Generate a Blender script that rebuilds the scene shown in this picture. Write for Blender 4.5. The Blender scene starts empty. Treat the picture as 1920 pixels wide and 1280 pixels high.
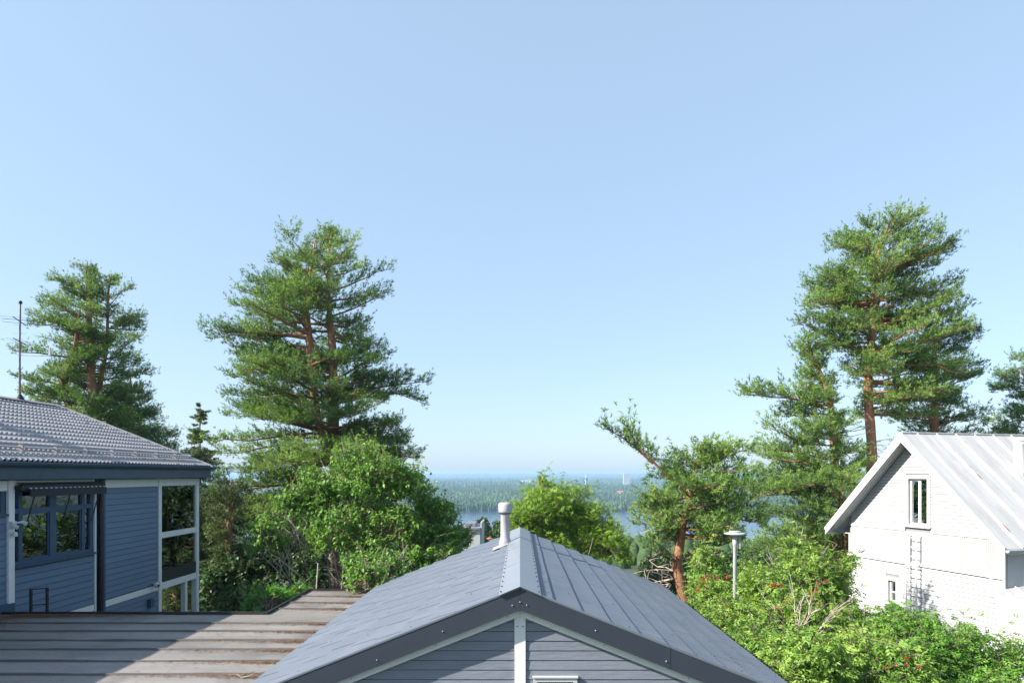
import bpy, math, random
import numpy as np
from mathutils import Vector, Matrix

C = bpy.context.scene.collection
SC = bpy.context.scene
rad = math.radians
F, VX, HY = 1200.0, 975.0, 889.0          # focal length, vanishing point and horizon of the photograph in its own pixels

# ------------------------------------------------------------------ camera, sky, sun, exposure
cam = bpy.data.cameras.new('camera'); camo = bpy.data.objects.new('camera', cam); C.objects.link(camo)
cam.sensor_width = 36.0; cam.lens = 36.0 * F / 1920.0
cam.shift_x = -(VX - 960) / 1920.0; cam.shift_y = (HY - 640) / 1920.0
cam.clip_start = 0.1; cam.clip_end = 40000
camo.location = (0, 0, 0); camo.rotation_euler = (rad(90), 0, 0)
SC.camera = camo

SUN_TRAVEL = Vector((1.0, 0.36, -0.72)).normalized()
SUN_ELEV = math.asin(-SUN_TRAVEL.z)
SUN_AZ = math.atan2(-SUN_TRAVEL.x, -SUN_TRAVEL.y)       # from +Y towards +X
world = bpy.data.worlds.new('World'); SC.world = world; world.use_nodes = True
wn = world.node_tree.nodes; wl = world.node_tree.links
for n in list(wn): wn.remove(n)
sky = wn.new('ShaderNodeTexSky'); sky.sky_type = 'NISHITA'; sky.sun_disc = False
sky.sun_elevation = SUN_ELEV; sky.sun_rotation = SUN_AZ
sky.altitude = 0; sky.air_density = 1.0; sky.dust_density = 1.0; sky.ozone_density = 3.0
bg = wn.new('ShaderNodeBackground'); bg.inputs['Strength'].default_value = 0.112
wo = wn.new('ShaderNodeOutputWorld')
hs = wn.new('ShaderNodeHueSaturation'); hs.inputs['Saturation'].default_value = .9; hs.inputs['Value'].default_value = 1.0
wl.new(sky.outputs[0], hs.inputs['Color']); 
veil = wn.new('ShaderNodeMixRGB'); veil.inputs[0].default_value = .62; veil.inputs[2].default_value = (1.93, 2.68, 3.50, 1)     # even summer haze over the whole sky
wl.new(hs.outputs[0], veil.inputs[1]); wl.new(veil.outputs[0], bg.inputs[0]); wl.new(bg.outputs[0], wo.inputs[0])
sl = bpy.data.lights.new('sun', 'SUN'); sl.energy = 5.0; sl.angle = rad(0.53); sl.color = (1.0, 0.93, 0.82)
slo = bpy.data.objects.new('sun', sl); C.objects.link(slo)
slo.rotation_euler = SUN_TRAVEL.to_track_quat('-Z', 'Y').to_euler(); slo.location = (-40, -10, 40)
SC.view_settings.view_transform = 'Standard'; SC.view_settings.look = 'None'
SC.view_settings.gamma = 1.0; SC.view_settings.use_curve_mapping = False
SC.view_settings.exposure = 1.31
SC.render.engine = 'CYCLES'
SC.cycles.use_denoising = True
SC.cycles.max_bounces = 6; SC.cycles.diffuse_bounces = 3; SC.cycles.glossy_bounces = 3
SC.cycles.transmission_bounces = 4; SC.cycles.transparent_max_bounces = 8; SC.cycles.volume_bounces = 0
SC.cycles.sample_clamp_indirect = 6.0

# ------------------------------------------------------------------ materials
def newmat(name):
    m = bpy.data.materials.new(name); m.use_nodes = True
    nt = m.node_tree
    for n in list(nt.nodes): nt.nodes.remove(n)
    out = nt.nodes.new('ShaderNodeOutputMaterial')
    return m, nt, out
def nd(nt, t, **kw):
    n = nt.nodes.new(t)
    for k, v in kw.items(): setattr(n, k, v)
    return n
def ramp(nt, fac, stops):
    r = nt.nodes.new('ShaderNodeValToRGB'); e = r.color_ramp.elements
    while len(e) < len(stops): e.new(0.5)
    for i, (p, c) in enumerate(stops):
        e[i].position = p; e[i].color = (*c, 1) if len(c) == 3 else c
    nt.links.new(fac, r.inputs[0]); return r.outputs[0]
def noise(nt, scale, detail=4, rough=0.6, vec=None, stretch=None):
    n = nt.nodes.new('ShaderNodeTexNoise'); n.inputs['Scale'].default_value = scale
    n.inputs['Detail'].default_value = detail; n.inputs['Roughness'].default_value = rough
    if vec is None:
        tc = nt.nodes.new('ShaderNodeNewGeometry'); vec = tc.outputs['Position']
    if stretch:
        mp = nt.nodes.new('ShaderNodeMapping'); mp.inputs['Scale'].default_value = stretch
        nt.links.new(vec, mp.inputs[0]); vec = mp.outputs[0]
    nt.links.new(vec, n.inputs['Vector'])
    return n.outputs['Fac']
def mixc(nt, fac, a, b, mode='MIX'):
    m = nt.nodes.new('ShaderNodeMixRGB'); m.blend_type = mode
    for i, v in enumerate((fac, a, b)):
        if hasattr(v, 'is_linked'): nt.links.new(v, m.inputs[i])
        elif i == 0: m.inputs[0].default_value = v
        else: m.inputs[i].default_value = (*v, 1)
    return m.outputs[0]
def bump(nt, h, strength, dist=0.01):
    b = nt.nodes.new('ShaderNodeBump'); b.inputs['Strength'].default_value = strength
    b.inputs['Distance'].default_value = dist; nt.links.new(h, b.inputs['Height']); return b.outputs[0]
def surf(name, c1, c2, scale=3.0, rough=0.6, stretch=None, bscale=None, bstr=0.2, metallic=0.0, spec=0.4, var=0.0, c3=None, s3=1.0, lo3=.55, hi3=.7, bstretch=None, bdist=.01):
    m, nt, out = newmat(name)
    p = nt.nodes.new('ShaderNodeBsdfPrincipled')
    col = ramp(nt, noise(nt, scale, 5, 0.65, stretch=stretch), [(0.3, c1), (0.7, c2)])
    if c3 is not None:
        f = ramp(nt, noise(nt, s3, 5, .7), [(lo3, (0, 0, 0)), (hi3, (1, 1, 1))])
        col = mixc(nt, f, col, c3)
    if var:
        oi = nt.nodes.new('ShaderNodeObjectInfo')
        v = ramp(nt, oi.outputs['Random'], [(0, (1 - var,) * 3), (1, (1 + var,) * 3)])
        col = mixc(nt, 1.0, col, v, 'MULTIPLY')
    nt.links.new(col, p.inputs['Base Color'])
    p.inputs['Roughness'].default_value = rough; p.inputs['Metallic'].default_value = metallic
    p.inputs['Specular IOR Level'].default_value = spec
    if bscale:
        nt.links.new(bump(nt, noise(nt, bscale, 4, .6, stretch=bstretch), bstr, bdist), p.inputs['Normal'])
    nt.links.new(p.outputs[0], out.inputs[0]); return m
def foliage(name, cols, trans=0.3, rough=0.5, spec=0.3, tcol=(1.25, 1.3, 0.6)):
    m, nt, out = newmat(name)
    at = nd(nt, 'ShaderNodeAttribute', attribute_name='tint')
    n = len(cols)
    col = ramp(nt, at.outputs['Fac'], [(i / (n - 1), c) for i, c in enumerate(cols)])
    p = nt.nodes.new('ShaderNodeBsdfPrincipled'); p.inputs['Roughness'].default_value = rough
    p.inputs['Specular IOR Level'].default_value = spec
    nt.links.new(col, p.inputs['Base Color'])
    t = nt.nodes.new('ShaderNodeBsdfTranslucent')
    nt.links.new(mixc(nt, 1.0, col, tcol, 'MULTIPLY'), t.inputs[0])
    mx = nt.nodes.new('ShaderNodeMixShader'); mx.inputs[0].default_value = trans
    nt.links.new(p.outputs[0], mx.inputs[1]); nt.links.new(t.outputs[0], mx.inputs[2])
    nt.links.new(mx.outputs[0], out.inputs[0]); return m

M = {}
M['roof_steel'] = surf('roof_steel', (.100, .118, .152), (.122, .141, .175), 1.6, .40, c3=(.142, .160, .19), s3=2.2, lo3=.52, hi3=.8, bscale=60, bstr=.05, spec=.5)
M['ridge_steel'] = surf('ridge_steel', (.165, .184, .218), (.19, .208, .24), 1.5, .38, spec=.5)
M['dark_steel'] = surf('dark_steel', (.026, .034, .050), (.033, .041, .058), 1.2, .42, spec=.5)
M['white_paint'] = surf('white_paint', (.50, .505, .51), (.57, .57, .57), 6, .55, bscale=40, bstr=.06)
M['cream_paint'] = surf('cream_paint', (.62, .63, .63), (.70, .71, .71), 4, .55, bscale=50, bstr=.08)
M['blue_board'] = surf('blue_board', (.092, .148, .228), (.110, .168, .252), 5, .55, stretch=(1, .15, 6), bscale=30, bstr=.12, bstretch=(1, .2, 3), var=.07)
M['grey_board'] = surf('grey_board', (.145, .165, .205), (.185, .205, .245), 9, .5, stretch=(.5, 1, 5), bscale=14, bstr=.8, bstretch=(.5, 1, 2.5), bdist=.006, var=.06)
M['blue_trim'] = surf('blue_trim', (.032, .068, .125), (.042, .085, .145), 4, .5)
M['gutter_steel'] = surf('gutter_steel', (.026, .05, .09), (.042, .07, .115), 2.5, .4, c3=(.10, .12, .07), s3=1.1, lo3=.6, hi3=.75)
M['black_steel'] = surf('black_steel', (.012, .013, .016), (.02, .021, .025), 5, .45)
M['tile_steel'] = surf('tile_steel', (.225, .222, .238), (.28, .276, .29), 1.1, .45, c3=(.32, .308, .305), s3=.8, spec=.4)
M['felt'] = surf('felt', (.14, .132, .128), (.265, .245, .23), .9, .48, stretch=(.35, 1.6, 1), c3=(.10, .095, .095), s3=.7, lo3=.5, hi3=.75, bscale=90, bstr=.25)
M['batten'] = surf('batten', (.06, .058, .06), (.11, .105, .10), 2.5, .7, stretch=(.4, 2, 2), bscale=60, bstr=.3)
M['litter'] = surf('litter', (.13, .065, .035), (.24, .125, .065), 20, .9)
M['white_board'] = surf('white_board', (.37, .38, .40), (.42, .425, .44), 4, .5, bscale=35, bstr=.06, var=.02)
def white_roof():
    m, nt, out = newmat('white_roof')
    g = nt.nodes.new('ShaderNodeNewGeometry')
    r_ = nt.nodes.new('ShaderNodeMapping'); r_.inputs['Rotation'].default_value = (0, 0, -rad(15.1)); nt.links.new(g.outputs['Position'], r_.inputs[0]); v = r_.outputs[0]
    col = ramp(nt, noise(nt, 1.0, 6, .65, vec=v, stretch=(5, .35, .35)), [(.30, (.35, .35, .355)), (.66, (.43, .43, .43))])
    f = ramp(nt, noise(nt, 1.0, 6, .7, vec=v, stretch=(2.2, .55, .55)), [(.52, (0, 0, 0)), (.9, (.7, .7, .7))])
    col = mixc(nt, f, col, (.19, .18, .165))
    f2 = ramp(nt, noise(nt, 14, 3, .6, vec=v), [(.66, (0, 0, 0)), (.74, (.7, .7, .7))]); col = mixc(nt, f2, col, (.22, .205, .18))
    p = nt.nodes.new('ShaderNodeBsdfPrincipled'); p.inputs['Roughness'].default_value = .5
    nt.links.new(col, p.inputs['Base Color']); nt.links.new(bump(nt, noise(nt, 3, 3, .5), .12, .02), p.inputs['Normal'])
    nt.links.new(p.outputs[0], out.inputs[0]); return m
M['white_roof'] = white_roof()
M['rust'] = surf('rust', (.20, .07, .03), (.30, .11, .05), 20, .85)
M['seam'] = surf('seam', (.60, .60, .60), (.68, .68, .68), 5, .45, c3=(.25, .11, .06), s3=1.7, lo3=.68, hi3=.73)
M['pipe_white'] = surf('pipe_white', (.44, .44, .45), (.50, .50, .50), 3, .4)
M['pipe_grey'] = surf('pipe_grey', (.30, .30, .325), (.37, .37, .39), 5, .45, c3=(.25, .245, .245), s3=9)
M['lamp_steel'] = surf('lamp_steel', (.34, .35, .38), (.44, .45, .48), 5, .4)
M['aerial_steel'] = surf('aerial_steel', (.12, .13, .15), (.18, .19, .21), 5, .5)
M['gap'] = surf('gap', (.19, .19, .20), (.22, .22, .23), 3, .8)
M['rubber'] = surf('rubber', (.02, .02, .02), (.03, .03, .03), 5, .6)
M['interior'] = surf('interior', (.05, .05, .055), (.08, .08, .085), 2, .8)
M['curtain'] = surf('curtain', (.50, .51, .47), (.60, .61, .56), 4, .8)
M['awning_cloth'] = surf('awning_cloth', (.02, .024, .03), (.03, .034, .04), 8, .8)
M['pine_bark'] = None
M['twig'] = surf('twig', (.20, .15, .11), (.30, .235, .175), 12, .85)
M['dead_twig'] = surf('dead_twig', (.36, .30, .25), (.50, .43, .36), 12, .85)
M['grey_bark'] = surf('grey_bark', (.12, .10, .085), (.22, .19, .16), 12, .85, bscale=25, bstr=.5)
M['berry'] = surf('berry', (.26, .004, .008), (.34, .008, .012), 20, .4)
M['far_white'] = surf('far_white', (.62, .62, .62), (.7, .7, .7), 1, .6)
M['hill_wall'] = surf('hill_wall', (.36, .37, .38), (.42, .43, .44), 1, .6)
M['far_grey'] = surf('far_grey', (.12, .13, .15), (.17, .18, .20), 1, .6)
M['far_red'] = surf('far_red', (.40, .09, .06), (.48, .12, .08), 1, .6)
def bark():
    m, nt, out = newmat('pine_bark')
    g = nt.nodes.new('ShaderNodeNewGeometry'); at = nd(nt, 'ShaderNodeAttribute', attribute_name='tint')
    hi = ramp(nt, noise(nt, 7, 5, .7, stretch=(1, 1, .35)), [(.3, (.22, .095, .045)), (.7, (.40, .19, .10))])
    lo = ramp(nt, noise(nt, 6, 5, .7, stretch=(1, 1, .3)), [(.3, (.07, .045, .035)), (.7, (.19, .12, .09))])
    p = nt.nodes.new('ShaderNodeBsdfPrincipled'); p.inputs['Roughness'].default_value = .85
    nt.links.new(mixc(nt, at.outputs['Fac'], lo, hi), p.inputs['Base Color'])
    nt.links.new(bump(nt, noise(nt, 12, 5, .7, stretch=(1, 1, .4)), .7, .03), p.inputs['Normal'])
    nt.links.new(p.outputs[0], out.inputs[0]); return m
M['pine_bark'] = bark()
M['pine'] = foliage('pine_needles', [(.11, .085, .04), (.06, .135, .036), (.11, .21, .05), (.185, .30, .07), (.28, .39, .10)], .32, .5, .25)
M['pine_cool'] = foliage('pine_needles_cool', [(.04, .11, .055), (.07, .16, .066), (.12, .22, .076), (.18, .27, .085)], .3, .5, .25)  # cooler needle copy, bluish shade of the rear pine put into its colour
M['pine_shade'] = foliage('pine_needles_shade', [(.028, .062, .028), (.045, .088, .032), (.08, .125, .04), (.13, .17, .055)], .22, .5, .25)  # darker needle copy, shade of the understory by the balcony put into its colour
M['spruce'] = foliage('spruce_needles', [(.075, .125, .05), (.13, .19, .065), (.22, .28, .085)], .15, .5, .25)
M['lilac'] = foliage('lilac_leaf', [(.06, .17, .024), (.10, .24, .034), (.155, .31, .046), (.24, .37, .075)], .36, .5, .3)
M['rowan'] = foliage('rowan_leaf', [(.085, .19, .022), (.15, .28, .03), (.23, .37, .042), (.32, .43, .06)], .42, .45, .35)
M['elder'] = foliage('elder_leaf', [(.07, .175, .03), (.15, .28, .045), (.25, .38, .072), (.42, .50, .13)], .38, .45, .35)
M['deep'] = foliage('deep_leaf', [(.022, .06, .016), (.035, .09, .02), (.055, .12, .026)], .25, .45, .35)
M['mint'] = foliage('mint_leaf', [(.06, .20, .03), (.10, .28, .04), (.15, .34, .05)], .36, .45, .35)
M['pale'] = foliage('pale_leaf', [(.12, .165, .04), (.19, .225, .06), (.26, .28, .08)], .32, .5, .3)
M['forest'] = foliage('forest_leaf', [(.030, .060, .028), (.045, .085, .032), (.065, .11, .038), (.09, .13, .045)], .1, .7, .1)
def glassmat():
    m, nt, out = newmat('window_glass')
    fr = nt.nodes.new('ShaderNodeFresnel'); fr.inputs[0].default_value = 1.9
    mm = nt.nodes.new('ShaderNodeMath'); mm.operation = 'MULTIPLY'; mm.inputs[1].default_value = 1.65; mm.use_clamp = True
    nt.links.new(fr.outputs[0], mm.inputs[0])
    t = nt.nodes.new('ShaderNodeBsdfTransparent'); t.inputs[0].default_value = (.80, .86, .86, 1)
    g = nt.nodes.new('ShaderNodeBsdfGlossy'); g.inputs['Roughness'].default_value = .01
    nt.links.new(bump(nt, noise(nt, 1.4, 1, .5), .05, .05), g.inputs['Normal'])
    mx = nt.nodes.new('ShaderNodeMixShader')
    nt.links.new(mm.outputs[0], mx.inputs[0]); nt.links.new(t.outputs[0], mx.inputs[1]); nt.links.new(g.outputs[0], mx.inputs[2])
    nt.links.new(mx.outputs[0], out.inputs[0]); return m
M['glass'] = glassmat()
def watermat():
    m, nt, out = newmat('lake_water')
    p = nt.nodes.new('ShaderNodeBsdfPrincipled')
    p.inputs['Base Color'].default_value = (.035, .07, .12, 1); p.inputs['Roughness'].default_value = .12
    nt.links.new(bump(nt, noise(nt, .45, 3, .6, stretch=(.6, 1, 1)), .5, .6), p.inputs['Normal'])
    nt.links.new(p.outputs[0], out.inputs[0]); return m
M['water'] = watermat()
M['ground'] = surf('ground_cover', (.030, .050, .018), (.06, .085, .03), .5, .95, c3=(.07, .055, .035), s3=.25, bscale=6, bstr=.6, bdist=.1)

# ------------------------------------------------------------------ building helpers
def W(px, py, Y): return Vector(((px - VX) / F * Y, Y, -(py - HY) / F * Y))
def thing(name, label, cat, loc, group=None):
    o = bpy.data.objects.new(name, None); C.objects.link(o); o.location = loc; o.empty_display_size = .2
    o['label'] = label; o['category'] = cat
    if group: o['group'] = group
    return o
LOCW = {}
def attach(o, parent):
    if parent is not None:
        o.parent = parent
        loc = Vector(parent.location); q = parent.parent
        if parent.type == 'EMPTY': o.matrix_parent_inverse = Matrix.Translation(-loc)
        else: o.matrix_parent_inverse = (Matrix.Translation(Vector(parent.location)) @ parent.rotation_euler.to_matrix().to_4x4() @ Matrix.Diagonal((*parent.scale, 1))).inverted()
def link(name, me, parent=None, kind=None):
    o = bpy.data.objects.new(name, me); C.objects.link(o); attach(o, parent)
    if kind: o['kind'] = kind
    return o
def nmesh(name, V, faces_n, idx, mat, tint=None, smooth=False):
    """mesh out of arrays: all faces have faces_n corners"""
    me = bpy.data.meshes.new(name); V = np.asarray(V, np.float32); idx = np.asarray(idx, np.int32)
    me.vertices.add(len(V)); me.vertices.foreach_set('co', V.ravel())
    nf = len(idx); me.loops.add(nf * faces_n); me.loops.foreach_set('vertex_index', idx.ravel())
    me.polygons.add(nf); me.polygons.foreach_set('loop_start', np.arange(0, nf * faces_n, faces_n, dtype=np.int32))
    me.update(calc_edges=True)
    if smooth: me.polygons.foreach_set('use_smooth', np.ones(nf, bool))
    if tint is not None:
        a = me.attributes.new('tint', 'FLOAT', 'POINT'); a.data.foreach_set('value', np.asarray(tint, np.float32))
    me.materials.append(mat); return me
class MB:
    def __init__(s): s.v = []; s.f = []; s.t = []
    def add(s, vs, fs, tint=None):
        b = len(s.v); s.v += [tuple(v) for v in vs]; s.f += [tuple(i + b for i in f) for f in fs]
        s.t += (tint if tint is not None else [0.0] * len(vs)); return s
    def box(s, x0, x1, y0, y1, z0, z1):
        return s.add([(x0,y0,z0),(x1,y0,z0),(x1,y1,z0),(x0,y1,z0),(x0,y0,z1),(x1,y0,z1),(x1,y1,z1),(x0,y1,z1)],
              [(0,3,2,1),(4,5,6,7),(0,1,5,4),(1,2,6,5),(2,3,7,6),(3,0,4,7)])
    def prism(s, poly, vec):
        n = len(poly); P = [Vector(p) for p in poly]; Q = [p + Vector(vec) for p in P]
        return s.add(P + Q, [tuple(range(n))[::-1], tuple(range(n, 2*n))] + [(i, (i+1) % n, n + (i+1) % n, n + i) for i in range(n)])
    def beam(s, p, q, w, h, up=(0,0,1)):
        p = Vector(p); q = Vector(q); d = (q - p).normalized(); u = Vector(up)
        if abs(d.dot(u)) > .98: u = Vector((1,0,0))
        a = d.cross(u).normalized() * (w/2); b = a.cross(d).normalized() * (h/2)
        return s.prism([p+a+b, p-a+b, p-a-b, p+a-b], q - p)
    def tube(s, pts, radii, n=6, tint=None, cap=True):
        pts = [Vector(p) for p in pts]; vs = []; ts = []; k = len(pts)
        if not hasattr(radii, '__len__'): radii = [radii] * k
        for i, p in enumerate(pts):
            d = (pts[min(i+1, k-1)] - pts[max(i-1, 0)])
            d = d.normalized() if d.length > 1e-9 else Vector((0,0,1))
            u = Vector((1,0,0)) if abs(d.x) < .8 else Vector((0,1,0))
            a = d.cross(u).normalized(); b = d.cross(a)
            for j in range(n):
                an = 2*math.pi*j/n; vs.append(p + (a*math.cos(an) + b*math.sin(an))*radii[i]); ts.append(tint[i] if tint else 0.0)
        fs = [(i*n+j, i*n+(j+1)%n, (i+1)*n+(j+1)%n, (i+1)*n+j) for i in range(k-1) for j in range(n)]
        if cap: fs += [tuple(range(n))[::-1], tuple(range((k-1)*n, k*n))]
        return s.add(vs, fs, ts)
    def lathe(s, c, prof, n=20):
        vs = []; k = len(prof)
        for r, z in prof:
            for j in range(n):
                an = 2*math.pi*j/n; vs.append((c[0]+r*math.cos(an), c[1]+r*math.sin(an), c[2]+z))
        fs = [(i*n+j, i*n+(j+1)%n, (i+1)*n+(j+1)%n, (i+1)*n+j) for i in range(k-1) for j in range(n)]
        fs += [tuple(range(n))[::-1], tuple(range((k-1)*n, k*n))]
        return s.add(vs, fs)
    def mesh(s, name, mat, smooth=False):
        me = bpy.data.meshes.new(name); me.from_pydata(s.v, [], s.f); me.update()
        if any(s.t):
            a = me.attributes.new('tint', 'FLOAT', 'POINT'); a.data.foreach_set('value', np.asarray(s.t, np.float32))
        me.materials.append(mat)
        if smooth:
            for p in me.polygons: p.use_smooth = len(p.vertices) <= 4
        return me
    def obj(s, name, mat, parent=None, smooth=False, kind=None): return link(name, s.mesh(name, mat, smooth), parent, kind)
def boxo(name, mat, parent, *b): return MB().box(*b).obj(name, mat, parent)

# ------------------------------------------------------------------ terrain, lake, far shore
LAKE = -62.0
def wob(x, y, s, seed):
    r = np.random.RandomState(seed); v = 0
    for _ in range(6):
        a = r.uniform(0, 6.28); k = r.uniform(.5, 1.6) / s; v = v + np.sin((np.cos(a)*x + np.sin(a)*y)*k*6.28 + r.uniform(0, 6.28))
    return v / 6
def ground_z(x, y):
    x = np.asarray(x, float); y = np.asarray(y, float)
    near = -5.6 - .113*np.clip(y - 13, 0, None) - 1.2*np.clip((y-60)/200, 0, 1)*(wob(x, y, 160, 3)+.5)
    near = np.where(y < 13, -5.6 + .04*np.clip(-y, 0, 60), near)
    shore = 1075 + 14*np.sin(x/130) + 8*np.sin(x/47+1) - .02*x
    d = np.clip(y - shore, 0, None)
    far = LAKE - 5 + np.minimum(d*.5, 6.2) + 30*(1-np.exp(-d/3500.)) * (1 + .45*wob(x, y, 1900, 5)) + 5*np.clip(d/500, 0, 1)*wob(x, y, 700, 6) + 36*np.clip((d-4300)/3200, 0, 1) + 9*np.exp(-((x+150)/420)**2-((y-2600)/700)**2)
    far = np.where(y < shore, LAKE - 5, far)
    return np.where(y < 560, np.maximum(near, LAKE - 5), far)
xs = np.unique(np.concatenate([np.linspace(-7000, 7000, 57), np.linspace(-1500, 1500, 101), np.linspace(-60, 60, 31)]))
ys = np.unique(np.concatenate([np.linspace(-60, 60, 41), np.linspace(60, 600, 46), np.linspace(1000, 1500, 60), np.linspace(1500, 3500, 60), np.linspace(3500, 9500, 60)]))
GX, GY = np.meshgrid(xs, ys); GZ = ground_z(GX, GY)
nx, ny = len(xs), len(ys)
ii = (np.arange(ny-1)[:, None]*nx + np.arange(nx-1)[None]).ravel()
V = np.stack([GX.ravel(), GY.ravel(), GZ.ravel()], 1)
o = link('ground', nmesh('ground', V, 4, np.stack([ii, ii+1, ii+nx+1, ii+nx], 1), M['ground'], smooth=True)); o['kind'] = 'structure'
o = MB().add([(-7000, 430, LAKE), (7000, 430, LAKE), (7000, 1250, LAKE), (-7000, 1250, LAKE)], [(0,1,2,3)]).obj('lake', M['water']); o['kind'] = 'structure'

def forest_mesh(name, x, y, h, r, conif, seed, sink=1.0):
    rs = np.random.RandomState(seed); n = len(x); z = ground_z(x, y) - sink
    a0 = rs.uniform(0, 6.28, n); K = 5
    V = []; I = []; T = []; base = 0
    tint = np.clip(np.where(conif, rs.normal(.25, .15, n), rs.normal(.7, .2, n)), 0, 1)
    rings = [(np.where(conif, 1.0, .62), np.where(conif, .12, .15)), (np.where(conif, .72, 1.0), np.where(conif, .42, .55)), (np.where(conif, .36, .7), np.where(conif, .74, .85))]
    P = []
    for rr, zz in rings:
        for k in range(K):
            an = a0 + 6.283*k/K + rs.normal(0, .25, n); q = r*rr*rs.uniform(.7, 1.25, n)
            P.append(np.stack([x + q*np.cos(an), y + q*np.sin(an), z + h*zz*rs.uniform(.93, 1.07, n)], 1))
    P.append(np.stack([x + rs.normal(0, .1, n)*r, y, z + h], 1))
    P = np.stack(P, 1); nv = P.shape[1]
    tri = []
    for ring in range(2):
        for k in range(K):
            a, b = ring*K+k, ring*K+(k+1) % K; tri += [(a, b, b+K), (a, b+K, a+K)]
    for k in range(K): tri.append((2*K+k, 2*K+(k+1) % K, 3*K))
    tri = np.array(tri); idx = (np.arange(n)[:, None, None]*nv + tri[None]).reshape(-1, 3)
    return nmesh(name, P.reshape(-1, 3), 3, idx, M['forest'], np.repeat(tint, nv))
rs = np.random.RandomState(11)
def wedge(n, y0, y1, u0, u1, p=1.0):
    y = np.sqrt(rs.uniform(y0**2, y1**2, n)); return rs.uniform(u0, u1, n)*y, y
x, y = wedge(9500, 1085, 2100, -.22, .56)
k = y > 1079 + 14*np.sin(x/130) + 8*np.sin(x/47+1) - .02*x; x, y = x[k], y[k]
x2, y2 = wedge(8000, 2100, 5200, -.22, .56)
x3, y3 = wedge(2500, 5200, 9200, -.22, .56)
x4 = rs.uniform(-240, 610, 900); y4 = 1081 + 14*np.sin(x4/130) + 8*np.sin(x4/47+1) - .02*x4 + rs.uniform(0, 14, 900)
X = np.concatenate([x, x2, x3, x4]); Y = np.concatenate([y, y2, y3, y4]); n = len(X)
con = (wob(X, Y, 300, 21) + rs.normal(0, .35, n)) > -.05
sz = np.concatenate([np.ones(len(x)), np.full(len(x2), 1.7), np.full(len(x3), 2.6), np.full(len(x4), .9)])
H = np.where(con, rs.uniform(11, 20, n), rs.uniform(9, 14, n))*np.where(sz > 1.9, .9, 1.0); R = np.where(con, rs.uniform(2.0, 3.2, n), rs.uniform(3.2, 5.2, n))*sz*1.15
link('forest', forest_mesh('forest', X, Y, H, R, con, 12), kind='stuff')
# far buildings on the other shore
t = thing('apartment_tower', 'small pale high block rising from the hazy far shore', 'building', W(1175, 893, 2600))
p = W(1175, 900, 2600); boxo('wall', M['hill_wall'], t, p.x-12, p.x+12, 2600, 2614, -40, W(1175, 886.5, 2600).z)
mb = MB()
for r_ in range(7):
    for c_ in range(4): mb.box(p.x-10+c_*5.4, p.x-7.5+c_*5.4, 2599.7, 2599.95, -34+r_*5.2, -31.5+r_*5.2)
mb.obj('window', M['far_grey'], t, kind='stuff')
t = thing('radio_mast', 'thin pale mast standing above the hazy far forest', 'mast', W(1098, 906, 2300))
q = W(1098, 912, 2300); MB().tube([(q.x, 2300, -60), (q.x, 2300, -30), (q.x, 2300, W(1098, 890, 2300).z)], [2.0, 1.7, 1.3], 8).obj('pole', M['far_white'], t)
MB().lathe((q.x, 2300, W(1098, 891.5, 2300).z), [(2.2, 0), (2.2, 1.5), (1.2, 2.2)], 8).obj('cap', M['far_white'], t)
for (px, py, Y, w, nm, m_, lb) in ((987, 900, 2900, 26, 'pale_hall', 'far_white', 'long low pale building in the hazy far forest'),
                             (887, 931, 1500, 7, 'lake_house', 'far_red', 'tiny reddish house among trees on the far shore behind vent pipe'),
                             (1163, 923, 1650, 7, 'lake_house', 'far_red', 'tiny orange roofed house among far shore trees beside dark pine')):
    q = W(px, py, Y); t = thing(nm, lb, 'house', q); zb = float(ground_z(q.x, Y)) - 1; zt = q.z + 3.0
    boxo('wall', M['far_white'], t, q.x-w, q.x+w, Y, Y+10, zb, zt-2)
    MB().prism([(q.x-w-.6, Y-.6, zt-1.98), (q.x-w-.6, Y+10.6, zt-1.98), (q.x-w-.6, Y+5, zt+1.5)], (2*w+1.2, 0, 0)).obj('roof', M[m_] if m_ == 'far_red' else M['far_grey'], t)

# ------------------------------------------------------------------ grey garage with the gable towards the camera
GY0, GY1, GM, GR, GH = 7.11, 14.90, .395, -1.30, 3.42
zr = lambda x: GR - GM*abs(x)
gar = thing('garage', 'low grey garage with dark metal gable roof, seen along its ridge', 'garage', (0, 11, -5.6))
th = math.atan(GM); cs, sn = math.cos(th), math.sin(th)
WV = .1; PITCH = .35; PL = .375
def tile_mesh(nw, left):
    per = 6; cols = nw*per + 1; vs = []
    for (s_, h0) in ((0, .003), (PL*.55, .013), (PL, .026), (PL, .001)):
        for c_ in range(cols):
            yy = c_/per*WV; hh = h0 + (.0065*math.cos(2*math.pi*yy/WV) if h0 > .002 else 0) + (.0035*c_/(cols-1) if left else 0)
            vs.append((s_, yy, hh))
    fs = [(r*cols+c_, (r+1)*cols+c_, (r+1)*cols+c_+1, r*cols+c_+1) for r in range(3) for c_ in range(cols-1)]
    if left:
        b0 = len(vs)
        for s_ in (0, PL): vs.append((s_, nw*WV, -.004))
        fs += [(cols-1, b0, b0+1, 2*cols+cols-1)]
    return MB().add(vs, fs).mesh('roof_tile', M['roof_steel'])
TM = {(k, sd): tile_mesh(k, sd < 0) for k in range(1, 8) for sd in (1, -1)}
rnd = random.Random(4)
NW = int(round((GY1 - GY0)/WV))
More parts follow.
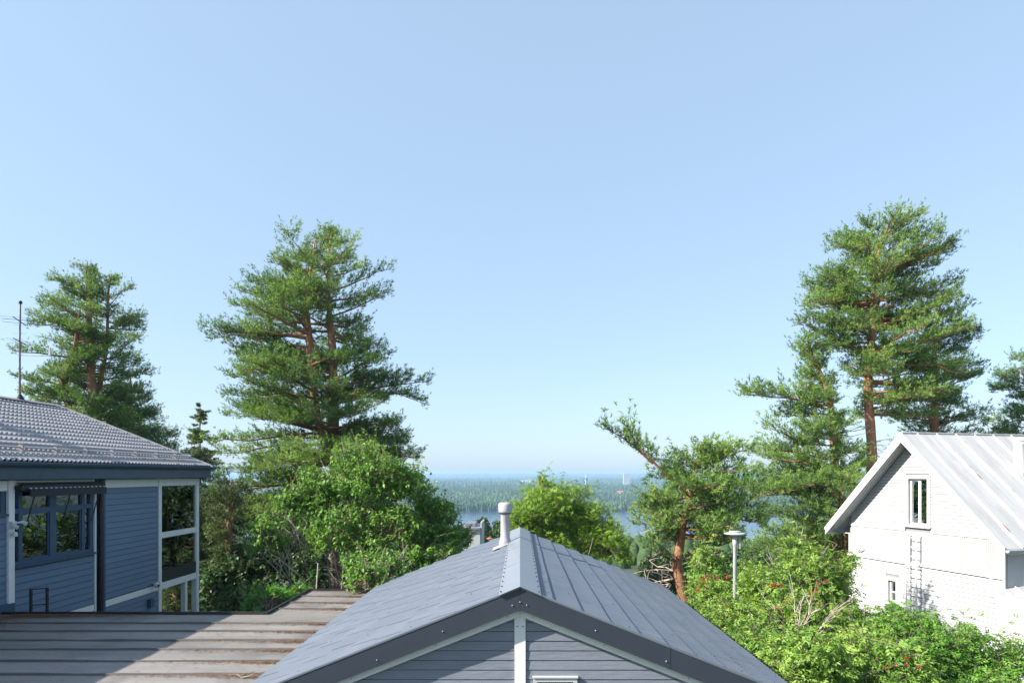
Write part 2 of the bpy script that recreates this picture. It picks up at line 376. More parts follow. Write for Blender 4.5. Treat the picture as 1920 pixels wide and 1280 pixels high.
for side in (1, -1):
    for r in range(10):
        s0 = .02 + r*PITCH
        o_ = (0, 4, 2, 6, 3, 5, 1)[r % 7]; segs = ([o_] if o_ else []); tot = o_
        while tot < NW:
            k = min(7, NW - tot); segs.append(k); tot += k
        yy = 0
        for k in segs:
            o = bpy.data.objects.new('roof_tile', TM[(k, side)]); C.objects.link(o); attach(o, gar)
            jx = rnd.uniform(-.003, .003)
            if side == 1:
                o.location = (s0*cs + jx, GY0 + .012 + yy*WV, zr(s0*cs) + .012); o.rotation_euler = (0, th, 0)
            else:
                o.location = (-s0*cs + jx, GY0 + .012 + (yy+k)*WV, zr(s0*cs) + .012); o.rotation_euler = (0, th, math.pi)
            yy += k
MB().prism([(0, GY0+.02, GR+.004), (-GH+.02, GY0+.02, zr(GH)+.004), (-GH+.02, GY0+.02, zr(GH)-.08), (0, GY0+.02, GR-.08), (GH-.02, GY0+.02, zr(GH)-.08), (GH-.02, GY0+.02, zr(GH)+.004)], (0, GY1-GY0-.04, 0)).obj('roof_deck', M['dark_steel'], gar)
# ridge cap in lengths, with screws
ys_ = [GY0-.03, 9.05, 11.0, 12.95, GY1+.02]
for i in range(4):
    m_ = MB(); a_, b_ = ys_[i], ys_[i+1] + (.05 if i < 3 else 0); up = .004*i
    for sd in (1, -1):
        w_ = .235*sd
        m_.prism([(0, a_, GR+.064+up), (w_, a_, zr(w_)+.058+up), (w_, a_, zr(w_)+.052+up), (0, a_, GR+.058+up)][::sd], (0, b_-a_, 0))
    m_.obj('ridge_cap', M['ridge_steel'], gar)
m_ = MB()
for sd in (1, -1):
    for k in range(22):
        y_ = GY0 + .08 + k*.355
        m_.lathe((sd*.215, y_, zr(.215)+.065), [(.009, 0), (.011, .006), (.006, .012)], 6)
for sd in (1, -1):
    for r in range(1, 10, 2):
        for k in range(6):
            s_ = (.02 + (r+1)*PITCH - .06)*cs; y_ = GY0 + .3 + k*1.3 + (.65 if r % 4 == 1 else 0)
            m_.lathe((sd*s_, y_, zr(s_)+.036), [(.008, 0), (.008, .004), (.004, .008)], 6)
m_.obj('roof_screw', M['rubber'], gar, kind='stuff')
# verge flashings, cut where the photograph shows joints
def verge(xa, xb, y_, dz0, dz1, name, mat, thick, par=gar):
    return MB().prism([(xa, y_, zr(xa)+dz0), (xb, y_, zr(xb)+dz0), (xb, y_, zr(xb)+dz1), (xa, y_, zr(xa)+dz1)], (0, thick, 0)).obj(name, mat, par)
for (xa, xb, dy) in ((-.002, -1.61, 0), (-1.60, -GH, .003), (.002, 1.67, 0), (1.66, GH, .003)):
    f_ = verge(xa, xb, GY0+dy, .035, -.205, 'verge_flashing', M['dark_steel'], .02)
    MB().prism([(xa, GY0+dy-.006, zr(xa)+.034), (xb, GY0+dy-.006, zr(xb)+.034), (xb, GY0+dy-.006, zr(xb)+.054), (xa, GY0+dy-.006, zr(xa)+.054)], (0, .055, 0)).obj('top_flange', M['roof_steel'], f_)
for sd in (1, -1):
    verge(sd*.001, sd*GH, GY0+.10, -.19, -.295, 'verge_board', M['cream_paint'], .03)
    verge(sd*.001, sd*GH, GY1-.02, .03, -.2, 'verge_flashing', M['dark_steel'], .02)
m_ = MB()
for (x_, z_) in ((-.085, -.12), (0, -.115), (.075, -.12), (-.86, -.10), (.84, -.10), (-1.59, -.13), (1.625, -.13), (-2.4, -.1), (2.4, -.1)):
    m_.tube([(x_, GY0, zr(x_)+z_), (x_, GY0-.006, zr(x_)+z_), (x_, GY0-.012, zr(x_)+z_)], [.0075, .007, .005], 8)
m_.obj('flashing_screw', M['pipe_grey'], gar, kind='stuff')
m_ = MB()
for x_ in (-2.6, -1.9, -.95, -.14, .15, .95, 1.9, 2.6):
    m_.tube([(x_, GY0+.10, zr(x_)-.245), (x_, GY0+.096, zr(x_)-.245)], [.009, .007], 8)
for x_ in (-.033, .033): m_.tube([(x_, GY0+.12, -1.715), (x_, GY0+.116, -1.715)], [.010, .008], 8)
m_.obj('board_screw', M['pipe_grey'], gar, kind='stuff')
MB().prism([(-.063, GY0+.128, -4), (.063, GY0+.128, -4), (.063, GY0+.128, GR-.297-GM*.063), (0, GY0+.128, GR-.297), (-.063, GY0+.128, GR-.297-GM*.063)], (0, .03, 0)).obj('gable_post', M['cream_paint'], gar)
zc = lambda x: zr(x) - .24
PB = .1087; z0 = -1.782 + 2*PB
for k in range(13):
    zt, zb = z0 - k*PB, z0 - (k+1)*PB + .008
    for sd in (1, -1):
        xt = min((GR-.24 - zt)/GM, 3.05); xb = min((GR-.24 - zb)/GM, 3.05); xi = .067
        if xb <= xi + .03: continue
        yb, yt = GY0+.142, GY0+.149
        if xt > xi: pol = [(xi, yb, zb), (xb, yb, zb), (xt, yt, zt), (xi, yt, zt)]
        else:
            zz = GR-.24-GM*xi; pol = [(xi, yb, zb), (xb, yb, zb), (xi, yt, zz)]
        pol = [(p[0]*sd, p[1], p[2]) for p in pol]
        MB().prism(pol if sd == 1 else pol[::-1], (0, .02, 0)).obj('weather_board', M['grey_board'], gar)
MB().prism([(-3.05, GY0+.178, -6), (3.05, GY0+.178, -6), (3.05, GY0+.178, zc(3.05)), (0, GY0+.178, zc(0)), (-3.05, GY0+.178, zc(3.05))], (0, .05, 0)).obj('gable_wall', M['blue_trim'], gar)
boxo('lower_wall', M['grey_board'], gar, -3.05, 3.05, GY0+.15, GY0+.17, -6, z0 - 13*PB)
for sd in (1, -1): boxo('side_wall', M['grey_board'], gar, sd*3.0-.05, sd*3.0+.05, GY0+.24, GY1-.15, -6, zr(3.0)-.1)
MB().prism([(-3.05, GY1-.14, -7), (3.05, GY1-.14, -7), (3.05, GY1-.14, zc(3.05)), (0, GY1-.14, zc(0)), (-3.05, GY1-.14, zc(3.05))], (0, .1, 0)).obj('rear_wall', M['grey_board'], gar)
M['frame_grey'] = surf('frame_grey', (.40, .41, .43), (.46, .47, .49), 4, .5)
wf = MB().box(.15, .645, GY0+.10, GY0+.139, -2.335, -2.29).box(.15, .195, GY0+.10, GY0+.139, -2.9, -2.336).box(.60, .645, GY0+.10, GY0+.139, -2.9, -2.336).obj('window_frame', M['frame_grey'], gar)
MB().box(.14, .655, GY0+.085, GY0+.141, -2.289, -2.277).obj('drip_cap', M['frame_grey'], wf)
MB().box(.196, .599, GY0+.125, GY0+.138, -2.9, -2.336).obj('pane', M['glass'], wf)
# vent pipe by the ridge
vx, vy = -.29, 12.5; vz = zr(vx)
vp = MB().lathe((vx, vy, vz), [(.125, -.05), (.122, .07), (.110, .12), (.095, .17), (.090, .22), (.088, .62), (.094, .63), (.094, .66)], 22).obj('vent_pipe', M['pipe_grey'], gar, smooth=True)
MB().lathe((vx, vy, vz), [(.11, .665), (.128, .675), (.133, .70), (.133, .82), (.122, .855), (.09, .868), (.02, .872)], 22).obj('cap', M['pipe_grey'], vp, smooth=True)
MB().lathe((vx, vy, vz), [(.10, .645), (.116, .648), (.116, .662), (.10, .664)], 22).obj('vent_slot', M['rubber'], vp)
MB().prism([(vx-.24, vy-.24, zr(vx-.24)+.045), (vx+.07, vy-.24, zr(vx+.07)+.05), (vx+.07, vy+.24, zr(vx+.07)+.05), (vx-.24, vy+.24, zr(vx-.24)+.045)], (0, 0, .012)).obj('flashing', M['pipe_grey'], vp)

# ------------------------------------------------------------------ flat felt roof between house and garage
FZ = -2.75
fl = thing('flat_roof', 'low flat felt roof with raised battens between blue house and garage', 'roof', (-6, 10, -5.6))
seam_px = [1168.75, 1183.75, 1201, 1218, 1240, 1265]
sy = sorted([3300/(p-HY) for p in seam_px]); 
while sy[0] > 4.2: sy.insert(0, sy[0] - .60)
edges = sy + [12.55]
rnd = random.Random(9)
def felt(x0, x1, y0, y1):
    nxx = 14; vs = []; fs = []
    for j in range(3):
        for i in range(nxx+1):
            vs.append((x0+(x1-x0)*i/nxx, y0+(y1-y0)*j/2, FZ + (rnd.uniform(-.008, .004) if j == 1 else rnd.uniform(0, .006))))
    for j in range(2):
        for i in range(nxx): a = j*(nxx+1)+i; fs.append((a, a+1, a+nxx+2, a+nxx+1))
    MB().add(vs, fs).obj('felt_strip', M['felt'], fl)
def batten(x0, x1, y_, h=.03, w=.036):
    n_ = 12; m_ = MB(); pr = None
    rows = []
    for i in range(n_+1):
        x_ = x0+(x1-x0)*i/n_; j = rnd.uniform(-.006, .006); hh = h+rnd.uniform(-.006, .006)
        rows.append([(x_, y_-w/2+j, FZ), (x_, y_-w/2*.7+j, FZ+hh), (x_, y_+w/2*.7+j, FZ+hh), (x_, y_+w/2+j, FZ)])
    vs = [p for r in rows for p in r]; fs = []
    for i in range(n_):
        for j in range(3): a = i*4+j; fs.append((a, a+4, a+5, a+1))
    MB().add(vs, fs).obj('batten', M['batten'], fl)
XL, XE = -10.17, -4.95
for i in range(len(edges)-1):
    felt(XL, -3.12, edges[i], edges[i+1])
    batten(XL, -3.12, edges[i])
felt(XL, -3.12, edges[0]-.6, edges[0])
fy = [12.55, 3300/(1141.75-HY), 3300/(1130-HY), 3300/(1118-HY), 15.1]
for i in range(4):
    felt(XE, -3.12, fy[i], fy[i+1])
    if i: batten(XE, -3.12, fy[i])
boxo('edge_flashing', M['black_steel'], fl, XL, XE, 12.55, 12.60, FZ-.2, FZ+.055)
boxo('edge_flashing', M['black_steel'], fl, XE-.05, XE, 12.605, 15.1, FZ-.2, FZ+.05)
boxo('edge_flashing', M['black_steel'], fl, XE-.05, -3.12, 15.105, 15.15, FZ-.2, FZ+.05)
MB().box(XL, -3.12, 3.2, 12.54, FZ-.19, FZ-.03).box(XE, -3.12, 12.545, 15.09, FZ-.19, FZ-.03).obj('roof_slab', M['blue_trim'], fl)
MB().box(XL+.1, -3.2, 3.3, 3.4, -6, FZ-.2).box(-4.9, -3.2, 14.9, 15.0, -6.2, FZ-.2).box(-4.85, -4.75, 12.6, 14.89, -6.2, FZ-.2).box(XL+.1, -4.86, 12.4, 12.5, -6.2, FZ-.2).obj('wall', M['blue_trim'], fl)
# needle litter
rs = np.random.RandomState(3)
def litter(x, y, L=.05, w=.006, z=FZ+.012):
    n = len(x); a = rs.uniform(0, 6.28, n); l = L*rs.uniform(.5, 1.3, n)
    d = np.stack([np.cos(a), np.sin(a), rs.normal(0, .15, n)], 1)*l[:, None]; s_ = np.stack([-np.sin(a), np.cos(a), np.zeros(n)], 1)*w
    p = np.stack([x, y, z+rs.uniform(0, .018, n)], 1)
    return np.stack([p-s_, p+s_, p+d], 1).reshape(-1, 3)
LX, LY = [], []
for e in edges[1:-1] + fy[1:]:
    n = 900; xx = -3.1 - np.abs(rs.exponential(.55, n)); yy = e - .035 - np.abs(rs.normal(0, .05, n)); LX.append(xx); LY.append(yy)
n = 2600; LX.append(-9.9 + np.abs(rs.normal(0, 1.1, n))); LY.append(12.5 - np.abs(rs.normal(0, .10, n)))
n = 2200; LX.append(XL + np.abs(rs.normal(0, .45, n))); LY.append(rs.uniform(11.2, 12.4, n))
n = 1600; LX.append(rs.uniform(XL, -3.2, n)); LY.append(rs.uniform(8, 15, n))
LX, LY = np.concatenate(LX), np.concatenate(LY); kk = ((LY < 12.54) | ((LX > -4.9) & (LY < 15.08))) & (LX > XL)
Vv = litter(LX[kk], LY[kk]); link('needle_litter', nmesh('needle_litter', Vv, 3, np.arange(len(Vv)).reshape(-1, 3), M['litter']), kind='stuff')
# fallen twig
t = thing('fallen_twig', 'little dry forked twig lying on the flat roof by the garage eave', 'twig', (-3.75, 8.62, FZ))
m_ = MB()
for a_, l_ in ((.3, .32), (.8, .22), (-.3, .26), (2.6, .2), (1.5, .16)):
    m_.tube([(-3.75, 8.62, FZ+.02), (-3.75+l_*.5*math.cos(a_), 8.62+l_*.5*math.sin(a_), FZ+.05), (-3.75+l_*math.cos(a_+.3), 8.62+l_*math.sin(a_+.3), FZ+.045)], [.006, .005, .002], 4)
m_.obj('stem', M['twig'], t)

# ------------------------------------------------------------------ blue house at the left
HX = -10.25; HE = 20.4
bh = thing('blue_house', 'blue-grey boarded house with tiled metal roof and glazed corner balcony', 'house', (-14.8, 14, -6))
EX, EZ, RX, RZ = -9.93, .26, -14.85, 2.17
ex = math.hypot(EX-RX, RZ-EZ); dx_, dz_ = (EX-RX)/ex, (EZ-RZ)/ex       # down-slope direction
nxn, nzn = -dz_, dx_
wp = .14; per = 6; Y0r, Y1r = 6.0, HE+.18
ncol = int((Y1r-Y0r)/wp*per)+1; rows = []
k = 0; s_ = 0.0; step = .352
yy = Y0r + np.arange(ncol)*wp/per
wave = .5+.5*np.cos(2*np.pi*yy/wp); wave = wave**2.2
while s_ < ex - .01:
    e_ = min(s_+step, ex)
    for (ss, b_, amp) in ((s_, .003, .012), ((s_+e_)/2, .004, .026), (e_-.02, .005, .056), (e_, .006, .060)):
        rows.append((ss, b_+amp*wave))
    s_ = e_
Vt = np.concatenate([np.stack([RX+dx_*ss+nxn*h, yy, RZ+dz_*ss+nzn*h], 1) for ss, h in rows]); nr = len(rows)
ii = (np.arange(nr-1)[:, None]*ncol+np.arange(ncol-1)[None]).ravel()
link('tiled_roof', nmesh('tiled_roof', Vt, 4, np.stack([ii, ii+ncol, ii+ncol+1, ii+1], 1), M['tile_steel']), bh)
FX = 2*RX - EX
MB().prism([(RX, Y0r, RZ-.005), (EX, Y0r, EZ-.005), (EX, Y0r, EZ-.09), (RX, Y0r, RZ-.1), (FX, Y0r, EZ-.09), (FX, Y0r, EZ-.005)], (0, Y1r-Y0r-.02, 0)).obj('roof_deck', M['gutter_steel'], bh)
MB().prism([(RX, Y0r, RZ+.075), (RX+.2, Y0r, RZ+.0), (RX, Y0r, RZ+.04), (RX-.2, Y0r, RZ+.0)], (0, Y1r-Y0r+.02, 0)).obj('ridge_cap', M['tile_steel'], bh)
MB().prism([(RX+.2, Y1r-.03, RZ+.0), (EX, Y1r-.03, EZ+.055), (EX, Y1r-.03, EZ-.12), (RX+.2, Y1r-.03, RZ-.18)], (0, .05, 0)).obj('verge_flashing', M['tile_steel'], bh)
# gutter, hooks, fascia
gp = []
for j in range(9):
    an = math.pi + math.pi*j/8; gp.append((EX+.075+.075*math.cos(an), EZ-.03+.085*math.sin(an)))
m_ = MB(); vs = [(x_, y_, z_) for y_ in (Y0r, Y1r+.03) for x_, z_ in gp]; m_.add(vs, [(j, j+1, j+10, j+9) for j in range(8)])
m_.add([(x_, Y1r+.03, z_) for x_, z_ in gp], [tuple(range(9))])
gut = m_.obj('gutter', M['gutter_steel'], bh)
MB().tube([(EX+.15, Y0r, EZ-.028), (EX+.15, Y1r+.03, EZ-.028)], .009, 6).obj('gutter_lip', M['gutter_steel'], gut)
for k in range(22):
    y_ = Y0r + .5 + k*.64
    MB().beam((EX-.03, y_, EZ-.02), (EX+.155, y_, EZ-.02), .025, .005).beam((EX+.152, y_, EZ-.02), (EX+.125, y_+.28, EZ-.16), .006, .006).obj('gutter_hook', M['gutter_steel'], gut)
boxo('fascia_board', M['gutter_steel'], bh, EX-.06, EX-.012, Y0r, Y1r, EZ-.36, EZ-.06)
boxo('soffit', M['gutter_steel'], bh, HX-.2, EX-.062, Y0r, Y1r, EZ-.34, EZ-.31)
boxo('verge_soffit', M['gutter_steel'], bh, -14, EX-.062, HE+.0, Y1r-.04, EZ-.39, EZ-.345)
# snow guard
sg = ex - .62
gx, gz = RX+dx_*sg, RZ+dz_*sg
guard = MB().tube([(gx+nxn*.17, Y0r, gz+nzn*.17), (gx+nxn*.17, HE-.1, gz+nzn*.17)], .016, 6).tube([(gx+nxn*.09, Y0r, gz+nzn*.09), (gx+nxn*.09, HE-.1, gz+nzn*.09)], .016, 6).obj('snow_guard', M['tile_steel'], bh)
bm_ = None
for k in range(14):
    y_ = Y0r+.4+k*1.0
    o = MB().prism([(gx-dx_*.06+nxn*.02, y_, gz-dz_*.06+nzn*.02), (gx+dx_*.09+nxn*.02, y_, gz+dz_*.09+nzn*.02), (gx+dx_*.03+nxn*.21, y_, gz+dz_*.03+nzn*.21), (gx-dx_*.03+nxn*.21, y_, gz-dz_*.03+nzn*.21)], (0, .03, 0)).obj('guard_bracket', M['tile_steel'], guard)
# walls: backing slabs round the openings, boards on them
bx = (HX-.22, HX-.03)
def slab(y0, y1, z0, z1): return boxo('wall', M['blue_trim'], bh, bx[0], bx[1], y0, y1, z0, z1)
slab(6.2, 10.9, -6, -.1); slab(10.905, 12.75, -6, -.80); slab(12.755, 12.94, -6, -.1); slab(12.945, 15.44, -6, -1.86); slab(12.945, 15.44, -.30, -.1); slab(15.445, 18.2, -6, -.1)
UB = MB().prism([(0, 0, 0), (.030, 0, .0), (.012, 0, .133), (0, 0, .133)], (0, 1, 0)).mesh('weather_board', M['blue_board'])
def boards(y0, y1, z0, z1, p=.145):
    z = z1 - p
    while z > z0 - p*.6:
        o = link('weather_board', UB, bh); o.location = (HX-.03, y0, max(z, z0)+.004)
        o.scale = (1, y1-y0, min(1, (z+p-max(z, z0))/p)); z -= p
boards(8.0, 12.78, -2.74, -.84); boards(8.0, 10.9, -.83, -.33); boards(12.95, 15.40, -3.12, -1.94); boards(15.80, 18.13, -3.12, -.33)
boards(12.95, 15.40, -5.4, -3.27); boards(15.80, 18.13, -5.6, -3.27)
wm = M['cream_paint']
boxo('corner_post', wm, bh, HX-.02, HX+.035, 12.79, 12.94, -2.70, -.12)
boxo('top_band', wm, bh, HX-.025, HX+.012, 8, 12.78, -.33, -.13)
boxo('top_band', wm, bh, HX-.025, HX+.012, 12.95, 15.41, -.30, -.13)
boxo('top_band', wm, bh, HX-.025, HX+.012, 15.79, 18.12, -.33, -.13)
boxo('low_band', wm, bh, HX-.028, HX+.012, 12.95, 15.39, -3.27, -3.12)
boxo('low_band', wm, bh, HX-.028, HX+.012, 15.79, 18.12, -3.27, -3.12)
boxo('trim_strip', wm, bh, HX-.02, HX+.02, 15.41, 15.46, -5, -.32)
boxo('trim_strip', M['blue_trim'], bh, HX-.02, HX+.03, 15.70, 15.785, -5.2, -.12)
MB().tube([(HX+.06, 15.58, -.15), (HX+.06, 15.58, -2.2)], .055, 10).tube([(HX+.06, 15.58, -2.2), (HX+.06, 15.58, -2.28)], .064, 10).tube([(HX+.06, 15.58, -2.28), (HX+.06, 15.58, -5.4)], .055, 10).obj('downpipe', M['black_steel'], bh)
boxo('pipe_recess', M['black_steel'], bh, HX-.025, HX-.005, 15.465, 15.695, -5.2, -.12)
# window with four lights
win = boxo('window', M['blue_trim'], bh, HX-.10, HX-.03, 12.95, 15.41, -1.86, -1.78)
boxo('sill', M['blue_trim'], win, HX-.02, HX+.075, 12.945, 15.42, -1.90, -1.862)
boxo('head', M['blue_trim'], win, HX-.10, HX-.03, 12.95, 15.41, -.36, -.302)
fx = (HX-.095, HX-.02)
for (a_, b_) in ((12.95, 12.985), (13.11, 13.21), (13.99, 14.18), (15.01, 15.11), (15.30, 15.41)):
    boxo('mullion', M['blue_trim'], win, fx[0], fx[1], a_, b_, -1.779, -.361)
for (a_, b_) in ((12.986, 13.109), (13.211, 13.989), (14.181, 15.009), (15.111, 15.299)):
    boxo('transom', M['blue_trim'], win, fx[0]+.005, fx[1]-.004, a_, b_, -.80, -.70)
    boxo('pane', M['glass'], win, HX-.075, HX-.068, a_, b_, -1.779, -.801)
    boxo('pane', M['glass'], win, HX-.075, HX-.068, a_, b_, -.699, -.361)
for (a_, b_) in ((13.211, 13.989), (14.181, 15.009)):   # inner beads
    MB().box(HX-.066, HX-.045, a_, a_+.03, -1.778, -.802).box(HX-.066, HX-.045, b_-.03, b_, -1.778, -.802).box(HX-.066, HX-.045, a_+.031, b_-.031, -1.778, -1.745).box(HX-.066, HX-.045, a_+.031, b_-.031, -.835, -.802).obj('sash', M['blue_trim'], win)
w2 = boxo('window', M['blue_trim'], bh, HX-.10, HX-.01, 10.95, 12.745, -.80, -.74)
MB().box(HX-.1, HX-.01, 12.65, 12.745, -.739, -.30).box(HX-.1, HX-.01, 10.95, 11.05, -.739, -.30).obj('frame', M['blue_trim'], w2)
boxo('sill', M['blue_trim'], w2, HX-.008, HX+.06, 10.94, 12.77, -.83, -.79)
boxo('pane', M['glass'], w2, HX-.075, HX-.068, 11.051, 12.649, -.739, -.30)
m_ = MB()
for (a_, b_) in ((13.90, 13.99), (14.93, 15.03)):
    n_ = 8
    for i in range(n_):
        m_.box(HX-.42+.03*(i % 2), HX-.40+.03*(i % 2), a_+(b_-a_)*i/n_, a_+(b_-a_)*(i+1)/n_, -1.85, -.2)
m_.obj('curtain', M['curtain'], bh)
MB().box(-15.1, -15, 6.3, 18.0, -6, -.1).box(-19.4, HX-.24, 6.3, 18.0, -2.9, -2.85).box(-19.4, HX-.24, 6.3, 18, -.3, -.25).obj('inner_wall', M['interior'], bh)
MB().box(-19.5, -19.42, 6.2, 18.2, -6, -.1).box(-19.41, HX-.23, 6.2, 6.3, -6, -.1).box(-19.41, HX-.23, 18.1, 18.2, -7.5, -.1).obj('outer_wall', M['blue_board'], bh)
# awning above the window
aw = MB().tube([(HX+.13, 12.98, -.27), (HX+.13, 15.52, -.27)], .075, 12).obj('awning', M['awning_cloth'], bh)
boxo('valance', M['awning_cloth'], aw, HX+.225, HX+.238, 13.1, 15.5, -.46, -.305)
MB().prism([(HX+.10, 13.05, -.185), (HX+.225, 13.05, -.30), (HX+.215, 13.05, -.31), (HX+.09, 13.05, -.20)], (0, 2.45, 0)).obj('cloth', M['awning_cloth'], aw)
MB().prism([(HX+.02, 13.0, -.165), (HX+.1, 13.0, -.172), (HX+.1, 13.0, -.182), (HX+.02, 13.0, -.18)], (0, 2.5, 0)).obj('cassette', M['black_steel'], aw)
for k in range(17):
    y_ = 13.1 + k*.145
    MB().prism([(HX+.125, y_, -.208), (HX+.222, y_, -.297), (HX+.222, y_+.065, -.297), (HX+.125, y_+.065, -.208)], (0.004, 0, .004)).obj('stripe', M['white_paint'], aw)
for y_ in (13.25, 14.3, 15.28):
    MB().tube([(HX+.2, y_+.04, -.34), (HX+.015, y_, -1.1)], .013, 6).obj('arm', M['black_steel'], aw)
MB().tube([(HX+.05, 12.96, -.27), (HX+.2, 12.96, -.27)], .05, 10).obj('end_bracket', M['black_steel'], aw)
# glazed balcony at the far corner
boxo('balcony_post', wm, bh, HX-.12, HX+.025, 18.13, 18.27, -7.5, -.13)
boxo('balcony_post', wm, bh, HX-.14, HX+.02, HE-.16, HE, -7.8, -.13)
boxo('balcony_post', wm, bh, HX-.14, HX+.0, 19.60, 19.72, -7.8, -3.29)
boxo('balcony_beam', wm, bh, HX-.12, HX+.012, 18.275, HE-.165, -.33, -.13)
boxo('balcony_beam', wm, bh, HX-.10, HX+.016, 18.275, HE-.165, -1.82, -1.66)
boxo('balcony_beam', wm, bh, HX-.12, HX+.012, 18.275, HE-.165, -3.28, -3.09)
boxo('balustrade', M['black_steel'], bh, HX-.06, HX+.006, 18.275, HE-.165, -3.085, -2.74)
boxo('balcony_floor', M['cream_paint'], bh, -13.6, HX-.125, 18.21, HE-.01, -3.2, -3.09)
boxo('balcony_ceiling', M['cream_paint'], bh, -13.6, HX-.125, 18.21, HE-.01, -.25, -.16)
boxo('balcony_side', M['blue_board'], bh, -13.7, -13.605, 18.21, HE, -7.5, -.13)
for (z0_, z1_) in ((-1.655, -.335), (-2.735, -1.825)):
    boxo('glazing', M['glass'], bh, HX-.035, HX-.028, 18.28, HE-.17, z0_, z1_)
    boxo('glazing', M['glass'], bh, -13.6, HX-.15, HE-.06, HE-.052, z0_, z1_)
boxo('glazing_edge', M['black_steel'], bh, HX-.04, HX-.02, 18.66, 18.675, -1.65, -.34)
for (y0_, y1_) in ((19.95, 20.22),): boxo('side_frame', M['cream_paint'], bh, HX-.10, HX-.07, y0_+.2, y1_, -1.65, -.34)
boxo('balcony_beam', wm, bh, -13.6, HX-.145, HE-.1, HE-.005, -1.82, -1.66)
boxo('balcony_beam', wm, bh, -13.6, HX-.145, HE-.1, HE-.005, -3.28, -2.74)
boxo('balcony_post', wm, bh, -12.0, -11.9, HE-.1, HE-.004, -1.655, -.26)
MB().box(-11.6, -10.9, 18.9, 19.5, -3.08, -2.35).box(-11.6, -11.5, 18.9, 19.5, -2.349, -1.95).obj('armchair', M['interior'], bh)
boxo('flashing', M['blue_trim'], bh, HX-.0, HX+.075, 6.4, 12.9, -2.90, -2.58)
boxo('meter_box', M['blue_trim'], bh, HX+.0, HX+.10, 17.6, 17.78, -3.66, -3.44)
# camera on the wall
t = thing('security_camera', 'little white dome camera on blue boarded wall next to balcony post', 'camera', (HX+.02, 17.85, -3.06))
MB().tube([(HX+.01, 17.9, -3.05), (HX+.12, 17.88, -3.06)], [.03, .05], 10).obj('mount', M['white_paint'], t)
MB().lathe((HX+.13, 17.83, -3.12), [(.02, -.04), (.06, -.02), (.075, .03), (.075, .09), (.05, .115)], 14).obj('dome', M['white_paint'], t)
MB().tube([(HX+.19, 17.80, -3.09), (HX+.212, 17.795, -3.09)], .035, 10).obj('lens', M['black_steel'], t)
MB().tube([(HX+.02, 17.95, -3.1), (HX+.03, 18.05, -3.15), (HX+.03, 18.15, -3.05)], .008, 5).obj('cable', M['black_steel'], t)
t = thing('wall_lamp', 'white twin spotlight fixed to cream corner post of blue house', 'lamp', (HX+.05, 12.86, -1.0))
MB().box(HX+.036, HX+.09, 12.80, 12.92, -1.08, -.94).obj('back_plate', M['white_paint'], t)
for y_, z_ in ((12.76, -1.02), (12.99, -.96)):
    MB().tube([(HX+.09, 12.86, -.98), (HX+.16, y_, z_)], .018, 6).obj('arm', M['white_paint'], t)
    MB().tube([(HX+.13, y_, z_), (HX+.22, y_+.02, z_-.04)], [.032, .045], 10).obj('head', M['white_paint'], t)
MB().lathe((HX+.12, 12.83, -1.24), [(.05, 0), (.055, .05), (.03, .09)], 10).obj('sensor', M['white_paint'], t)
t = thing('roof_ladder', 'short black steel ladder top rising above the flat roof edge', 'ladder', (-9.5, 12.66, FZ))
for (x_, y_) in ((-9.66, 12.64), (-9.42, 12.75)):
    MB().beam((x_, y_, FZ-2.5), (x_, y_, FZ+.50), .05, .03).obj('rail', M['black_steel'], t)
for z_ in (FZ+.485, FZ+.17, FZ-.15): MB().tube([(-9.66, 12.64, z_), (-9.42, 12.75, z_)], .011, 6).obj('rung', M['black_steel'], t)
# aerial on the ridge
ay, az = 19.0, RZ+.05
t = thing('tv_aerial', 'tall thin television aerial mast on ridge of blue house', 'aerial', (RX, ay, az))
MB().tube([(RX, ay, az-.05), (RX, ay, az+.7), (RX, ay, az+1.8), (RX+.02, ay, az+2.86)], [.03, .028, .024, .02], 8).obj('mast', M['rust_steel'] if 'rust_steel' in M else surf('rust_steel', (.10, .07, .06), (.22, .17, .15), 6, .6), t)
MB().lathe((RX, ay, az-.04), [(.14, 0), (.10, .09), (.04, .2)], 12).obj('foot', M['rubber'], t)
MB().lathe((RX+.02, ay, az+2.84), [(.045, 0), (.05, .05), (.03, .09)], 8).obj('cap', M['black_steel'], t)
def yagi(zc_, L, dirv, els, elr=.004):
    d = Vector(dirv).normalized(); s = Vector((1, .1, 0)).normalized() if abs(d.y) > .6 else Vector((0, 1, 0))
    s = d.cross(Vector((0, 0, 1))).normalized(); c = Vector((RX, ay, zc_))
    b = MB().tube([c - d*L*.5, c + d*L*.5], .014, 6).obj('boom', M['black_steel'], t)
    for (q, l) in els:
        p = c + d*L*q; MB().tube([p - s*l*.5, p + s*l*.5], elr, 5).obj('element', M['aerial_steel'], b)
    return b, c, d, s
b, c, d, s = yagi(az+2.32, 1.2, (.40, -.917, .0), [(-.48, .62), (-.2, .7), (.2, .85), (.48, .95)], .0035)
MB().tube([c+s*.40+Vector((0, 0, .04)), c-s*.40+Vector((0, 0, .04)), c-s*.43, c-s*.40-Vector((0, 0, .05)), c+s*.40-Vector((0, 0, .05)), c+s*.43, c+s*.40+Vector((0, 0, .04))], .005, 5).obj('dipole', M['aerial_steel'], b)
yagi(az+1.72, 1.0, (.36, -.93, .0), [(-.45, .3), (-.25, .3), (0, .34), (.2, .36), (.42, .40)])
for z_ in (az+1.96, az+1.5): MB().tube([(RX-.2, ay, z_), (RX+.2, ay, z_)], .006, 5).obj('element', M['lamp_steel'], t)
MB().tube([(RX-.08, ay, az+1.32), (RX+.95, ay+.05, az+1.30)], .013, 6).obj('side_arm', M['lamp_steel'], t)
MB().box(RX+.83, RX+.89, ay+.02, ay+.06, az+1.31, az+1.55).obj('side_antenna', M['lamp_steel'], t)
